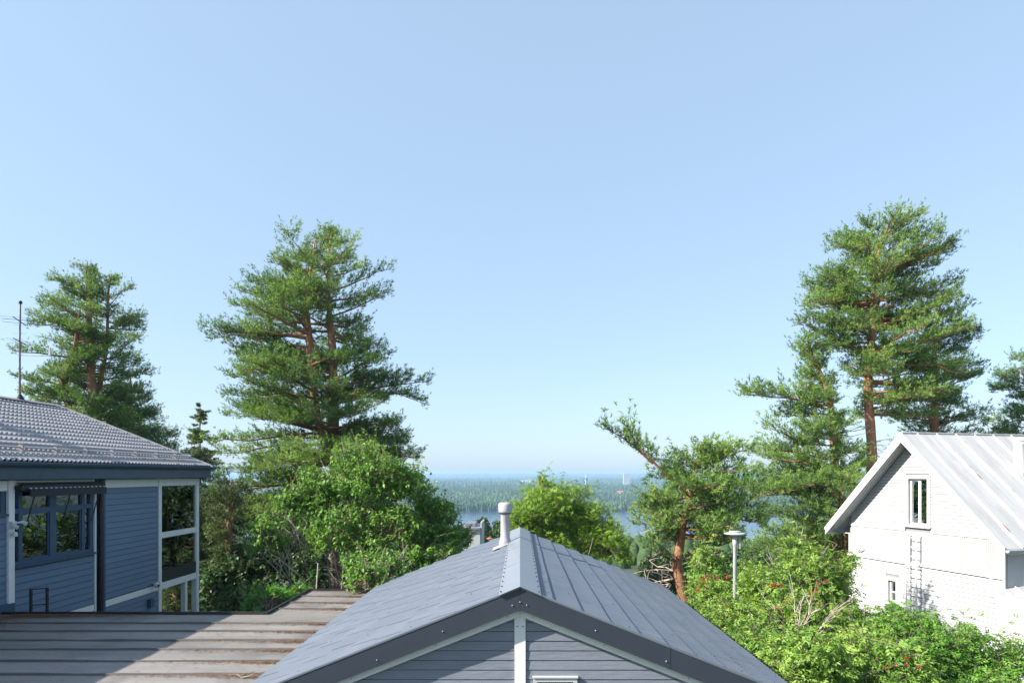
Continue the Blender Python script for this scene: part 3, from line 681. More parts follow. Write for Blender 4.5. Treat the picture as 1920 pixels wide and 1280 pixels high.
# ------------------------------------------------------------------ white house at the right
WO = Vector((12.38, 20.77, 0)); WT = Vector((-.261, .9653, 0)); WR = Vector((.9653, .261, 0))
def wl_(a, r, z): return WO + WT*a + WR*r + Vector((0, 0, z))
wh = thing('white_house', 'white boarded wooden house with steep pale metal roof', 'house', wl_(0, 4, -8))
PK, EV, HWD = 1.33, -2.04, 3.4; MS = (PK-EV)/HWD
zw = lambda a: PK - MS*abs(a)
def pr(poly, vec_r, name, mat, par=wh):      # polygon given as (a, r, z), extruded along the ridge direction
    P = [wl_(*p) for p in poly]; return MB().prism(P, WR*vec_r).obj(name, mat, par)
LEN = 9.0
# roof sheets between standing seams on the near slope
bw = [0, .62, 1.42, 2.22, 3.02, 3.82, 4.62, 5.42, 6.22, 7.02, 7.82, LEN]
def seam_line(r, da=0): return [wl_(0, r, PK+.012), wl_(-HWD, r, EV+.012)]
rnd = random.Random(5)
for i in range(len(bw)-1):
    j1, j2, j3 = (rnd.uniform(-.004, .004) for _ in range(3))
    na = 8; vs = []; fs = []
    for k in range(na+1):
        a_ = -HWD*k/na
        for (r_, up) in ((bw[i], 0.0), ((bw[i]+bw[i+1])/2, rnd.uniform(-.004, .004)), (bw[i+1]-.002, 0.0)): vs.append(wl_(a_, r_, zw(a_)+up))
    for k in range(na):
        for j in range(2): q = k*3+j; fs.append((q, q+1, q+4, q+3))
    MB().add(vs, fs).obj('roof_sheet', M['white_roof'], wh, smooth=True)
    if 0 < i:
        MB().beam(wl_(0, bw[i], PK+.015), wl_(-HWD, bw[i], EV+.015), .022, .05).obj('seam', M['seam'], wh)
MB().prism([wl_(0, 0, PK-.004), wl_(-HWD, 0, EV-.004), wl_(-HWD, 0, EV-.06), wl_(0, 0, PK-.07), wl_(HWD, 0, EV-.06), wl_(HWD, 0, EV+.0)], WR*LEN).obj('roof_deck', M['seam'], wh)
MB().tube([wl_(0, .02, PK+.02), wl_(0, LEN, PK+.02)], .03, 6).obj('ridge_roll', M['white_roof'], wh)
for (r_, f_, l_, w_) in ((1.42, .06, .10, .035), (2.22, .09, .16, .05), (3.82, .02, .12, .04), (1.44, .42, .22, .06), (.62, .40, .12, .025), (1.44, .33, .12, .03), (1.44, .17, .12, .03), (.64, .85, .3, .05), (.62, .2, .08, .02), (2.24, .55, .1, .03), (3.02, .25, .09, .03)):
    a_ = -HWD*f_; n_ = 9; mid = wl_(a_, r_+.02, zw(a_)+.03); P = []
    dn = (wl_(-1, 0, -MS) - wl_(0, 0, 0)).normalized()
    for k in range(n_):
        an = 6.283*k/n_; P.append(mid + dn*(l_*.5*math.cos(an)*rnd.uniform(.7, 1.2)) + WR*(w_*math.sin(an)*rnd.uniform(.6, 1.2)))
    MB().prism(P, (0, 0, .004)).obj('rust_patch', M['rust'], wh)
# barge boards and soffit
for sd in (1, -1):
    q = [(0, -.03, PK+.03), (sd*HWD, -.03, EV+.03), (sd*HWD, -.03, EV-.20), (0, -.03, PK-.20*1.4)]
    pr(q if sd < 0 else q[::-1], .04, 'barge_board', M['white_paint'])
    q = [(0, -.055, PK+.045), (sd*(HWD+.02), -.055, EV+.045), (sd*(HWD+.02), -.055, EV-.035), (0, -.055, PK-.07)]
    pr(q if sd < 0 else q[::-1], .024, 'barge_cap', M['white_paint'])
    for k in range(4):
        r0 = .02 + k*.125
        q = [(sd*.02, r0, PK-.13), (sd*(HWD-.02), r0, EV-.11), (sd*(HWD-.02), r0, EV-.13), (sd*.02, r0, PK-.15)]
        pr(q if sd < 0 else q[::-1], .108, 'soffit_board', M['white_board'])
pr([(2.75, .5, EV-.11), (3.38, .5, EV-.11), (3.38, .5, EV-.14), (2.75, .5, EV-.14)][::-1], 8, 'eave_soffit', M['white_board'])
pr([(3.38, .0, EV+.02), (3.41, .0, EV+.02), (3.41, .0, EV-.2), (3.38, .0, EV-.2)], LEN, 'eave_fascia', M['white_paint'])
pr([(-3.38, .0, EV-.0), (-3.36, .0, EV-.0), (-3.36, .0, EV-.16), (-3.38, .0, EV-.16)], LEN, 'eave_fascia', M['white_paint'])
gp = [(-3.46+.065*math.cos(math.pi+math.pi*j/8), EV-.03+.07*math.sin(math.pi+math.pi*j/8)) for j in range(9)]
vs = [wl_(a_, r_, z_) for r_ in (-.02, LEN) for a_, z_ in gp]
MB().add(vs, [(j, j+1, j+10, j+9) for j in range(8)] + [tuple(range(9))]).obj('gutter', M['lamp_steel'], wh)
# walls
AL, AR, RW = 2.78, -2.95, .5
GB = -8.6
WS = (-.15-.36, -.15+.36, -1.63, -.14)          # gable window opening (a0, a1, z0, z1)
WS2 = (.86-.17, .86+.17, -4.32, -3.60)
zg = lambda a: zw(a) - .16
def wallpoly(pts, r, th_, name, mat): return pr([(a, r, z) for a, z in pts], th_, name, mat)
for nm, pts in (('gable_wall', [(AL, zg(AL)), (WS[1], zg(WS[1])), (WS[1], WS[2]), (AL, WS[2])]), ('gable_wall', [(WS[0], zg(WS[0])), (AR, zg(AR)), (AR, WS[2]), (WS[0], WS[2])]),
                ('gable_wall', [(WS[1], zg(WS[1])), (0, zg(0)), (WS[0], zg(WS[0])), (WS[0], WS[3]), (WS[1], WS[3])]),
                ('gable_wall', [(AL, WS[2]), (AR, WS[2]), (AR, WS2[3]), (AL, WS2[3])]), ('gable_wall', [(AL, WS2[3]), (WS2[1], WS2[3]), (WS2[1], WS2[2]), (AL, WS2[2])]),
                ('gable_wall', [(WS2[0], WS2[3]), (AR, WS2[3]), (AR, WS2[2]), (WS2[0], WS2[2])]), ('gable_wall', [(AL, WS2[2]), (AR, WS2[2]), (AR, GB), (AL, GB)])):
    wallpoly(pts, RW+.03, .1, nm, M['gap'])
pr([(AL, .65, EV-.2), (AL-.12, .65, EV-.2), (AL-.12, .65, GB), (AL, .65, GB)], 8, 'side_wall', M['white_board'])
pr([(AR+.12, .65, EV-.2), (AR, .65, EV-.2), (AR, .65, GB), (AR+.12, .65, GB)], 8, 'side_wall', M['white_board'])
def hboard(a0, a1, z0_, z1_, clip=True):      # one weather board, a0 > a1
    lim = (PK-.16 - z0_)/MS; limt = (PK-.16 - z1_)/MS
    A0, A1 = min(a0, lim), max(a1, -lim); T0, T1 = min(a0, limt), max(a1, -limt)
    if A0 - A1 < .05: return
    if T0 - T1 < .02: T0 = T1 = (A0+A1)/2; 
    P = [wl_(A0, RW, z0_), wl_(A1, RW, z0_), wl_(T1, RW+.013, z1_), wl_(T0, RW+.013, z1_)]
    Q = [wl_(A0, RW+.028, z0_), wl_(A1, RW+.028, z0_), wl_(T1, RW+.028, z1_), wl_(T0, RW+.028, z1_)]
    MB().add(P+Q, [(0, 1, 2, 3)[::-1], (4, 5, 6, 7), (0, 4, 5, 1)[::-1], (1, 5, 6, 2)[::-1], (2, 6, 7, 3)[::-1], (3, 7, 4, 0)[::-1]]).obj('weather_board', M['white_board'], wh)
def hrow(a0, a1, z0_, z1_, op):
    if z1_ > op[2] - .13 and z0_ < op[3] + .10:
        hboard(a0, op[1]+.11, z0_, z1_); hboard(op[0]-.11, a1, z0_, z1_)
    else: hboard(a0, a1, z0_, z1_)
z = -1.80
while z < PK - .2:
    hrow(AL-.09, AR+.09, z+.0155, z+.107, WS); z += .107
z = -2.94
while z > -8.4:
    hrow(AL-.09, AR+.02, z-.147, z-.018, WS2); z -= .147
m_ = MB(); a_ = AL-.09
while a_ > AR+.06:
    P = [wl_(a_, RW+.004, -2.88), wl_(a_-.05, RW+.004, -2.88), wl_(a_-.05, RW+.004, -1.86), wl_(a_, RW+.004, -1.86)]
    m_.prism(P, WR*.022); a_ -= .062
m_.obj('vertical_boarding', M['white_board'], wh, kind='stuff')
def strip(a0, a1, z0_, z1_, r0, r1, name, par=wh, mat=None):
    P = [wl_(a0, r0, z0_), wl_(a1, r0, z0_), wl_(a1, r0, z1_), wl_(a0, r0, z1_)]
    return MB().prism(P, WR*(r1-r0)).obj(name, mat or M['white_paint'], par)
strip(AL, AL-.09, GB, EV-.14, RW-.03, RW+.028, 'corner_board'); strip(AR+.02, AR-.06, GB, EV-.05, RW-.02, RW+.028, 'corner_board')
strip(AL-.09, WS[1]+.12, -1.86, -1.78, RW-.025, RW+.002, 'belt_board'); strip(WS[0]-.12, AR+.02, -1.86, -1.78, RW-.025, RW+.002, 'belt_board')
MB().prism([wl_(AL+.03, RW-.06, -2.93), wl_(AR-.05, RW-.06, -2.93), wl_(AR-.05, RW+.0, -2.86), wl_(AL+.03, RW, -2.86)], (0, 0, -.03)).obj('belt_board', M['white_paint'], wh)
def window(op, rows, name):
    a0, a1, z0_, z1_ = op
    w = strip(a1+.11, a1-.0, z0_-.12, z1_+.11, RW-.03, RW+.03, name)
    strip(a0+.0, a0-.11, z0_-.12, z1_+.11, RW-.03, RW+.03, 'casing', w); strip(a1-.001, a0+.001, z1_+.0, z1_+.11, RW-.03, RW+.03, 'casing', w)
    MB().prism([wl_(a1+.14, RW-.08, z0_-.06), wl_(a0-.14, RW-.08, z0_-.06), wl_(a0-.14, RW+.1, z0_-.01), wl_(a1+.14, RW+.1, z0_-.01)], (0, 0, -.03)).obj('sill', M['white_paint'], w)
    strip(a1-.001, a0+.001, z0_-.12, z0_-.0, RW-.02, RW+.025, 'apron', w)
    rr = (RW+.075, RW+.115); s_ = .05
    strip(a1, a1-s_, z0_, z1_, *rr, 'sash', w); strip(a0+s_, a0, z0_, z1_, *rr, 'sash', w)
    strip(a1-s_, a0+s_, z1_-s_, z1_, *rr, 'sash', w); strip(a1-s_, a0+s_, z0_, z0_+s_, *rr, 'sash', w)
    if rows == 1:
        c_ = (a0+a1)/2; strip(c_+.045, c_-.045, z0_+s_, z1_-s_, *rr, 'mullion', w); halves = ((a1-s_, c_+.045, z0_+s_, z1_-s_), (c_-.045, a0+s_, z0_+s_, z1_-s_))
    else:
        c_ = z0_+(z1_-z0_)*.45; strip(a1-s_, a0+s_, c_-.02, c_+.02, *rr, 'mullion', w); halves = ((a1-s_, a0+s_, z0_+s_, c_-.02), (a1-s_, a0+s_, c_+.02, z1_-s_))
    for h in halves: strip(h[0], h[1], h[2], h[3], RW+.09, RW+.096, 'pane', w, M['glass'])
    return w
w = window(WS, 1, 'window')
m_ = MB()
for (b0, b1) in ((WS[1]-.05, WS[1]-.20), (WS[0]+.25, WS[0]+.04)):
    for i in range(7):
        P0 = b0+(b1-b0)*i/7; P1 = b0+(b1-b0)*(i+1)/7; rr = RW+.118+.010*(i % 2)
        m_.prism([wl_(P0, rr, WS[2]), wl_(P1, rr, WS[2]), wl_(P1, rr, WS[3]), wl_(P0, rr, WS[3])], WR*.01)
m_.obj('curtain', M['curtain'], w)
window(WS2, 2, 'window')
strip(1.3, -1.3, -5.5, .05, 2.2, 2.25, 'inner_wall', wh, M['interior'])
# lean-to at the near corner
lt = [(AR+.32, RW-.42, -2.98), (AR+.32, RW+1.2, -2.98), (AR-2.2, RW+1.2, -4.55), (AR-2.2, RW-.42, -4.55)]
MB().prism([wl_(*p) for p in lt], (0, 0, -.03)).obj('porch_roof', M['white_roof'], wh)
for k in range(3):
    MB().beam(wl_(AR+.32, RW-.1+.5*k, -2.965), wl_(AR-2.2, RW-.1+.5*k, -4.535), .02, .04).obj('porch_seam', M['seam'], wh)
pr([(AR+.34, RW-.45, -2.95), (AR-2.2, RW-.45, -4.52), (AR-2.2, RW-.45, -4.74), (AR+.34, RW-.45, -3.17)], .028, 'porch_barge', M['white_paint'])
strip(AR-.07, AR-1.6, GB, -3.35, RW-.3, RW+.5, 'porch_wall', wh, M['white_board'])
# roof vent pipe
p = wl_(-1.22, 3.42, 0); t = None; zb = zw(-1.22)
vp = MB().lathe((p.x, p.y, zb), [(.20, -.3), (.185, .0), (.175, .05), (.17, .82), (.185, .84), (.185, .9)], 22).obj('vent_pipe', M['pipe_white'], wh, smooth=True)
MB().lathe((p.x, p.y, zb), [(.215, .93), (.225, .95), (.14, 1.02), (.02, 1.07)], 22).obj('cap', M['pipe_white'], vp)
# ladder on the gable
t = thing('wall_ladder', 'narrow white ladder fixed upright to white gable below its window', 'ladder', wl_(-.1, .3, -8))
for a_ in (.10, -.28): MB().beam(wl_(a_, RW-.20, -8.4), wl_(a_, RW-.20, -1.90), .03, .04).obj('rail', M['white_paint'], t)
for k in range(21): MB().tube([wl_(.10, RW-.20, -2.05-k*.30), wl_(-.28, RW-.20, -2.05-k*.30)], .012, 6).obj('rung', M['white_paint'], t)
for z_ in (-2.0, -3.05, -4.6): 
    for a_ in (.10, -.28): MB().beam(wl_(a_, RW-.20, z_), wl_(a_, RW+.01, z_), .03, .012).obj('bracket', M['white_paint'], t)

# ------------------------------------------------------------------ street lamp
LY_ = 13.7; lp = W(1378, 1000, LY_)
t = thing('street_lamp', 'grey post-top street lamp with flat disc head standing behind elder shrub', 'street lamp', (lp.x, LY_, -6.0))
MB().tube([(lp.x, LY_, -7.2), (lp.x, LY_, lp.z-.26), (lp.x, LY_, lp.z-.24), (lp.x, LY_, lp.z-.05)], [.043, .039, .05, .05], 12).obj('pole', M['lamp_steel'], t, smooth=True)
hd = MB().lathe((lp.x, LY_, lp.z), [(.055, -.06), (.10, -.035), (.20, -.016), (.225, -.004), (.225, .010), (.19, .02), (.14, .026)], 28).obj('head', M['lamp_steel'], t, smooth=True)
MB().lathe((lp.x, LY_, lp.z), [(.125, .027), (.125, .05), (.11, .06), (.02, .063)], 24).obj('lid', M['pipe_grey'], hd)
MB().box(lp.x+.085, lp.x+.11, LY_-.03, LY_+.03, lp.z-.32, lp.z-.06).obj('bracket', M['lamp_steel'], t)
# small pole beside lilac
q = W(592, 1105, 15.25)
t = thing('wooden_stake', 'thin pale stake standing upright behind the flat roof end', 'stake', (q.x, 15.3, -6))
MB().tube([(q.x, 15.3, -6.2), (q.x, 15.3, FZ), (q.x+.04, 15.3, W(596, 1055, 15.3).z)], [.018, .016, .013], 6).obj('stem', M['dead_twig'], t)

# ------------------------------------------------------------------ vegetation tools
def nrm(v): return v/np.maximum(np.linalg.norm(v, axis=-1, keepdims=True), 1e-9)
def leaf_arrays(P, D, N, L, Wd, tint):
    D = nrm(D); S = nrm(np.cross(D, N)); U = np.cross(S, D); L = L[:, None]; Wd = Wd[:, None]
    v = np.stack([P, P+D*L*.42+S*Wd*.5+U*Wd*.16, P+D*L-U*L*.13, P+D*L*.42-S*Wd*.5+U*Wd*.16], 1)
    return v.reshape(-1, 3), np.repeat(tint, 4)
def leaf_mesh(name, V, T, mat):
    n = len(V)//4; b = np.arange(n)[:, None]*4
    idx = np.concatenate([b+np.array([[0, 1, 2]]), b+np.array([[0, 2, 3]])], 1).reshape(-1, 3)
    return nmesh(name, V, 3, idx, mat, T)
def seg_mesh(name, A, B, ra, rb, mat, tint=None):
    n = len(A); d = nrm(B-A); u = np.where(np.abs(d[:, :1]) < .8, np.array([[1., 0, 0]]), np.array([[0, 1., 0]]))
    a = nrm(np.cross(d, u)); b = np.cross(d, a); vs = []
    for base, r in ((A, ra), (B, rb)):
        for k in range(3):
            an = 2.0944*k; vs.append(base+(a*math.cos(an)+b*math.sin(an))*r[:, None])
    Vv = np.stack(vs, 1); q = np.array([(0, 1, 4, 3), (1, 2, 5, 4), (2, 0, 3, 5)])
    return nmesh(name, Vv.reshape(-1, 3), 4, (np.arange(n)[:, None, None]*6+q[None]).reshape(-1, 4), mat, np.repeat(tint, 6) if tint is not None else None)
def tuft_mesh(name, P, D, tint, mat, rs, k=12, L=.14, w=.012):
    n = len(P); P = np.repeat(P, k, 0); D = np.repeat(D, k, 0); m_ = n*k
    R_ = nrm(rs.normal(size=(m_, 3))); d = nrm(D*.75+R_*.85); l = L*rs.uniform(.6, 1.15, m_)[:, None]
    base = P + D*rs.uniform(-.06, .07, m_)[:, None]
    s = nrm(np.cross(d, nrm(rs.normal(size=(m_, 3)))))*w*rs.uniform(.7, 1.3, m_)[:, None]
    V = np.stack([base-s, base+s, base+d*l], 1).reshape(-1, 3)
    t = np.clip(np.repeat(tint, k)+rs.normal(0, .06, m_), 0, 1)
    return nmesh(name, V, 3, np.arange(m_*3).reshape(-1, 3), mat, np.repeat(t, 3))

def pine(name, label, Yd, trunk, prof, seed, mat='pine', forks=(), limbs=(), step=.40, nbr=5, k=9, group='pine trees around the houses', dead=(), base_z=None, lowbark=.35, dens=1.0, tl=1.0, cut=None, depth=1.0):
    rs = np.random.RandomState(seed)
    tp = [np.array(W(a, b, Yd)) for a, b, _ in trunk]; tr = [r for _, _, r in trunk]
    if base_z is None: base_z = float(ground_z(tp[0][0], Yd))-.2
    tp.insert(0, np.array([tp[0][0], Yd, base_z])); tr.insert(0, tr[0]*1.2)
    top = tp[-1][2]; root = thing(name, label, 'pine tree', tuple(tp[0]), group)
    tr = [r*.8 for r in tr]; trunks = [(tp, tr)] + [([np.array(W(a, b, Yd+dy)) for a, b, _ in f], [r for _, _, r in f]) for dy, f in forks]
    m_ = MB()
    def tt(z): return float(np.clip((z-base_z)/(top-base_z)*1.6-lowbark, 0, 1))
    for P_, R_ in trunks:
        pts = []; rr = []; ph = rs.uniform(0, 6, 2)
        for i in range(len(P_)-1):
            ns = max(2, int(np.linalg.norm(P_[i+1]-P_[i])/.6))
            for j in range(ns):
                f = j/ns; p = P_[i]*(1-f)+P_[i+1]*f
                p = p + np.array([math.sin(p[2]*1.1+ph[0])*.05, math.sin(p[2]*.9+ph[1])*.05, 0]); pts.append(p); rr.append((R_[i]*(1-f)+R_[i+1]*f)*rs.uniform(.94, 1.06))
        pts.append(P_[-1]); rr.append(R_[-1]); m_.tube(pts, rr, 9, [tt(p[2]) for p in pts])
    m_.obj('trunk', M['pine_bark'], root, smooth=True)
    py = np.array([p[0] for p in prof], float); pz = -(py-HY)/F*Yd; o_ = np.argsort(pz)
    pl = (np.array([p[1] for p in prof], float)-VX)/F*Yd; prr = (np.array([p[2] for p in prof], float)-VX)/F*Yd
    pz, pl, prr = pz[o_], pl[o_], prr[o_]
    bm = MB(); TP, TD, TT = [], [], []; SA, SB, SR = [], [], []
    def branch(p0, az, R, rise, curve, r0, bare=False, tint0=None):
        d = np.array([math.cos(az), math.sin(az), 0.]); n_ = 6; pts = []
        wb = rs.normal(0, .05, (n_+1, 3))*R*.5; wb[0] = 0
        for i in range(n_+1):
            t = i/n_; pts.append(p0+d*R*t+np.array([0, 0, (rise*t+curve*t*t)*R])+wb[i]*t)
        path(pts, R, r0, bare, tint0)
    def path(pts, R, r0, bare=False, tint0=None):
        n_ = len(pts)-1; pts = [np.asarray(p) for p in pts]
        bm.tube(pts, [r0*(1-.85*i/n_) for i in range(n_+1)], 5, [tt(p[2])*.9 for p in pts], cap=False)
        if bare: return
        ti = rs.uniform(.25, .75) if tint0 is None else tint0
        PT = np.array(pts); t = .26 if R > 1.2 else .1
        dt = .135/max(R, .4)
        while t <= 1.0:
            f = t*n_; i = min(int(f), n_-1); p = PT[i]+(PT[i+1]-PT[i])*(f-i); dd = nrm(PT[i+1]-PT[i])
            side = nrm(np.cross(dd, [0, 0, 1.]))
            for sg_ in (1, -1):
                if rs.rand() > .93: continue
                l = tl*(.18+min(.30*R, .85)*(.25+.75*math.sin(min(1, (1-t)*1.35+.12)*1.57)))*rs.uniform(.55, 1.15)
                ad = nrm(dd*rs.uniform(.35, .9)+side*sg_*rs.uniform(.5, 1)+np.array([0, 0, rs.uniform(-.1, .55)]))
                q = p+ad*l+np.array([0, 0, rs.uniform(-.06, .34)*min(1, R)]); SA.append(p); SB.append(q); SR.append(.008)
                nt_ = max(2, int(l/.085*dens)); ff = np.linspace(.22, 1.05, nt_)
                pp = p+(q-p)*ff[:, None]+rs.normal(0, .055, (nt_, 3))+np.array([0, 0, .03])
                TP.append(pp); TD.append(nrm(ad*.8+np.array([0, 0, .6])+rs.normal(0, .35, (nt_, 3)))); TT.append(np.clip(ti+rs.normal(0, .13, nt_)+.12*ff, 0, 1))
            t += dt*rs.uniform(.7, 1.3)
        p = PT[-1]; pp = p+rs.normal(0, .07, (6, 3)); TP.append(pp); TD.append(nrm(nrm(PT[-1]-PT[-2])+np.array([0, 0, .4])+rs.normal(0, .3, (6, 3)))); TT.append(np.clip(ti+.12+rs.normal(0, .1, 6), 0, 1))
    def at_z(z):
        c = [(P_, R_) for P_, R_ in trunks if P_[0][2] <= z <= P_[-1][2]] or [trunks[0]]
        P_, R_ = c[rs.randint(len(c))]
        zz = [p[2] for p in P_]; return np.array([np.interp(z, zz, [p[j] for p in P_]) for j in range(3)]), float(np.interp(z, zz, R_))
    z = pz[0]
    while z < pz[-1]-(.35 if Yd > 25 else .12):
        h = (z-pz[0])/(pz[-1]-pz[0])
        for b in range(nbr):
            zz = z+rs.uniform(-.5, .5)*step
            rise = rs.uniform(.15, .5) if h > .75 else (rs.uniform(-.05, .30) if h > .3 else rs.uniform(-.18, .15))
            zt = zz
            p0, r_ = at_z(zz); L_, R_ = max(p0[0]-np.interp(zz, pz, pl), .2), max(np.interp(zz, pz, prr)-p0[0], .2)
            az = (0 if rs.rand() < .5 else math.pi)+rs.normal(0, .8) if b % 3 else rs.uniform(0, 6.283); c_, s_ = math.cos(az), math.sin(az)
            side = max((R_ if c_ > 0 else L_)-.42, .2)
            Rl = (abs(c_)*side+(1-abs(c_))*.5*(L_+R_)*depth)*rs.choice([1.0, 1.0, .95, .88, .75, .6, .45])*rs.uniform(.93, 1.04)
            z0_ = zz-rise*Rl*.8
            lowest = pz[0]-.8
            p1, r_ = at_z(max(z0_, lowest)); branch(p1, az, max(Rl, .25), rise, rs.uniform(-.10, .06), max(.012, min(.075, r_*.5, Rl*.022)))
        z += step*rs.uniform(.8, 1.2)
    for lm in limbs:       # limbs the photograph shows: (dy, [(px, py), ...], radius)
        dy, pp, r0 = lm; pts = [np.array(W(a, b, Yd)) for a, b in pp]; n_ = len(pts)-1
        pts = [p+np.array([0, dy*i/n_, 0]) for i, p in enumerate(pts)]
        fine = []
        for i in range(n_):
            for f in (0, .5): fine.append(pts[i]*(1-f)+pts[i+1]*f+rs.normal(0, .02, 3))
        fine.append(pts[-1]); R = sum(np.linalg.norm(fine[i+1]-fine[i]) for i in range(len(fine)-1)); path(fine, R, r0)
    bm.obj('limbs', M['pine_bark'], root, smooth=True)
    if dead:
        dm = MB()
        for (px, py, az, l) in dead:
            p = np.array(W(px, py, Yd)); d = np.array([math.cos(az), math.sin(az)*.6, 0])
            for j in range(4):
                q = [p]; dv = d+rs.normal(0, .35, 3)
                for i in range(4): q.append(q[-1]+dv*l/4+rs.normal(0, .05, 3)*l); 
                dm.tube(q, [.02, .015, .011, .008, .004], 4, cap=False)
                for i in (1, 2, 3):
                    e = q[i]+(dv*.3+rs.normal(0, .5, 3))*l*.35; dm.tube([q[i], (q[i]+e)/2+rs.normal(0, .03, 3), e], [.008, .006, .003], 3, cap=False)
        dm.obj('dead_branches', M['dead_twig'], root, kind='stuff')
    A, B, R = np.array(SA), np.array(SB), np.array(SR)
    link('twigs', seg_mesh('twigs', A, B, R, R*.4, M['twig']), root, 'stuff')
    P, D, T = np.concatenate(TP), np.concatenate(TD), np.concatenate(TT)
    if cut: 
        kk = cut(P); P, D, T = P[kk], D[kk], T[kk]
    link('crown', tuft_mesh('crown', P, D, T, M[mat], rs, k), root, 'stuff')
    return root

def noise3(P, s, seed):
    r = np.random.RandomState(seed); v = np.zeros(len(P))
    for _ in range(7):
        kv = r.normal(size=3)*6.283/s*.5; v += np.sin(P@kv+r.uniform(0, 6.28))
    return v/7
def shrub(name, label, cat, base, blobs, seed, mat, kind='simple', ntw=1200, tw=.5, leaf=(.09, .055), stems=5, droop=.4, group=None, bare=0, bark='grey_bark', hollow=.5, per=7, gap=None, up=.35, twig_r=.006):
    """leafy twigs spread through a few uneven lobes; blobs = (px, py, Y, rx px, rz px, depth m)"""
    rs = np.random.RandomState(seed); root = thing(name, label, cat, base, group); base = np.array(base, float)
    cen, rad_ = [], []
    for (px, py, Yd, rx, rz, ry) in blobs:
        cen.append(np.array(W(px, py, Yd))); rad_.append(np.array([rx/F*Yd, ry, rz/F*Yd]))
    vol = np.array([r[0]*r[2]+r[1]*r[0] for r in rad_]); cnt = np.maximum((ntw*vol/vol.sum()).astype(int), 8)
    m_ = MB(); TPt, TDt, SA, SB, SR = [], [], [], [], []
    for c, r, n in zip(cen, rad_, cnt):
        for s_ in range(max(1, stems//len(cen)+1)):
            e = c+rs.normal(0, .3, 3)*r; mid = base*.5+e*.5+np.array([rs.normal(0, .2), rs.normal(0, .2), .1]); b0 = base+np.array([rs.normal(0, .12), rs.normal(0, .12), -.3])
            m_.tube([b0, b0*.6+mid*.4, mid, mid*.4+e*.6, e], [.05, .042, .034, .025, .014], 6, cap=False)
        u = nrm(rs.normal(size=(n, 3))); u[:, 2] = np.where(u[:, 2] < -.5, -u[:, 2], u[:, 2])
        q = hollow+(1-hollow)*rs.rand(n)**.6
        tip = c+u*r*q[:, None]; nz = noise3(tip, .9, seed+5)
        tip = c+u*r*(q*(1+.55*nz))[:, None]
        d = nrm(u*np.array([1, 1, .8])+rs.normal(0, .35, (n, 3))+np.array([0, 0, up])); l = tw*rs.uniform(.6, 1.3, n)[:, None]
        keep = nz > -.36; tip, d, l = tip[keep], d[keep], l[keep]
        sh = rs.rand(len(tip)) < .07; up_ = np.where(sh, rs.uniform(.15, .5, len(tip)), 0)*min(1, tw/.42); tip = tip+np.array([0, 0, 1.])*up_[:, None]+nrm(d)*(up_*.25)[:, None]; l = l+up_[:, None]*.8
        if gap:
            qx = VX+F*tip[:, 0]/tip[:, 1]; qy = HY-F*tip[:, 2]/tip[:, 1]; kk = np.ones(len(tip), bool)
            for (gx_, gy_, gr) in gap: kk &= ~((np.hypot(qx-gx_, (qy-gy_)*1.3) < gr*rs.uniform(.6, 1.2, len(tip))) & (rs.rand(len(tip)) < .82))
            tip, d, l = tip[kk], d[kk], l[kk]
        b = tip-d*l; TPt.append((b, tip)); TDt.append(d)
        k = rs.choice(len(tip), min(len(tip), 60 + len(tip)//6), replace=False)
        for i in k:
            e = b[i]; mid = (c+e)/2+rs.normal(0, .08, 3); SA += [c+rs.normal(0, .1, 3), mid]; SB += [mid, e]; SR += [.013, .009]
        SA += list(b); SB += list(tip); SR += [twig_r]*len(b)
    m_.obj('stems', M[bark], root, smooth=True)
    A, B, R = np.array(SA), np.array(SB), np.array(SR); link('twigs', seg_mesh('twigs', A, B, R, R*.5, M['twig']), root, 'stuff')
    b = np.concatenate([x[0] for x in TPt]); t = np.concatenate([x[1] for x in TPt]); d = np.concatenate(TDt); n = len(b)
    clump = np.clip(.45+.35*noise3(t, 1.3, seed+9)+rs.normal(0, .1, n), 0, 1)
    if kind == 'simple':
        f = np.tile(np.linspace(.15, 1.0, per), n); i = np.repeat(np.arange(n), per); N_ = n*per
        P = b[i]+(t[i]-b[i])*f[:, None]; sd = nrm(np.cross(d[i], nrm(rs.normal(size=(N_, 3)))))
        D = nrm(d[i]*.5+sd*.9+np.array([0, 0, -droop])+rs.normal(0, .2, (N_, 3))); Nn = nrm(np.array([0, 0, 1.])+sd*.3+rs.normal(0, .45, (N_, 3)))
        sv = rs.uniform(.5, 1.3, N_); L = leaf[0]*sv; Wd = leaf[1]*sv*rs.uniform(.8, 1.15, N_); T = np.clip(clump[i]+rs.normal(0, .14, N_)+.15*(f-.5), 0, 1)
    else:
        nl, pairs, rl = per                            # leaves on a twig, pairs of leaflets, length of the leaf stalk
        f = np.tile(np.linspace(.25, 1.0, nl), n); i = np.repeat(np.arange(n), nl); N_ = n*nl
        P0 = b[i]+(t[i]-b[i])*f[:, None]; sd = nrm(np.cross(d[i], nrm(rs.normal(size=(N_, 3)))))
        ax = nrm(d[i]*.45+sd*.8+np.array([0, 0, .12-droop*.3])+rs.normal(0, .2, (N_, 3))); nn = nrm(np.array([0, 0, 1.])+rs.normal(0, .3, (N_, 3))); ss = nrm(np.cross(ax, nn)); nn = np.cross(ss, ax)
        T0 = np.clip(clump[i]+rs.normal(0, .13, N_)+.1*(f-.5), 0, 1); rll = rl*rs.uniform(.7, 1.15, N_)[:, None]
        Ps, Ds, Ns, Ls, Ws, Ts = [], [], [], [], [], []
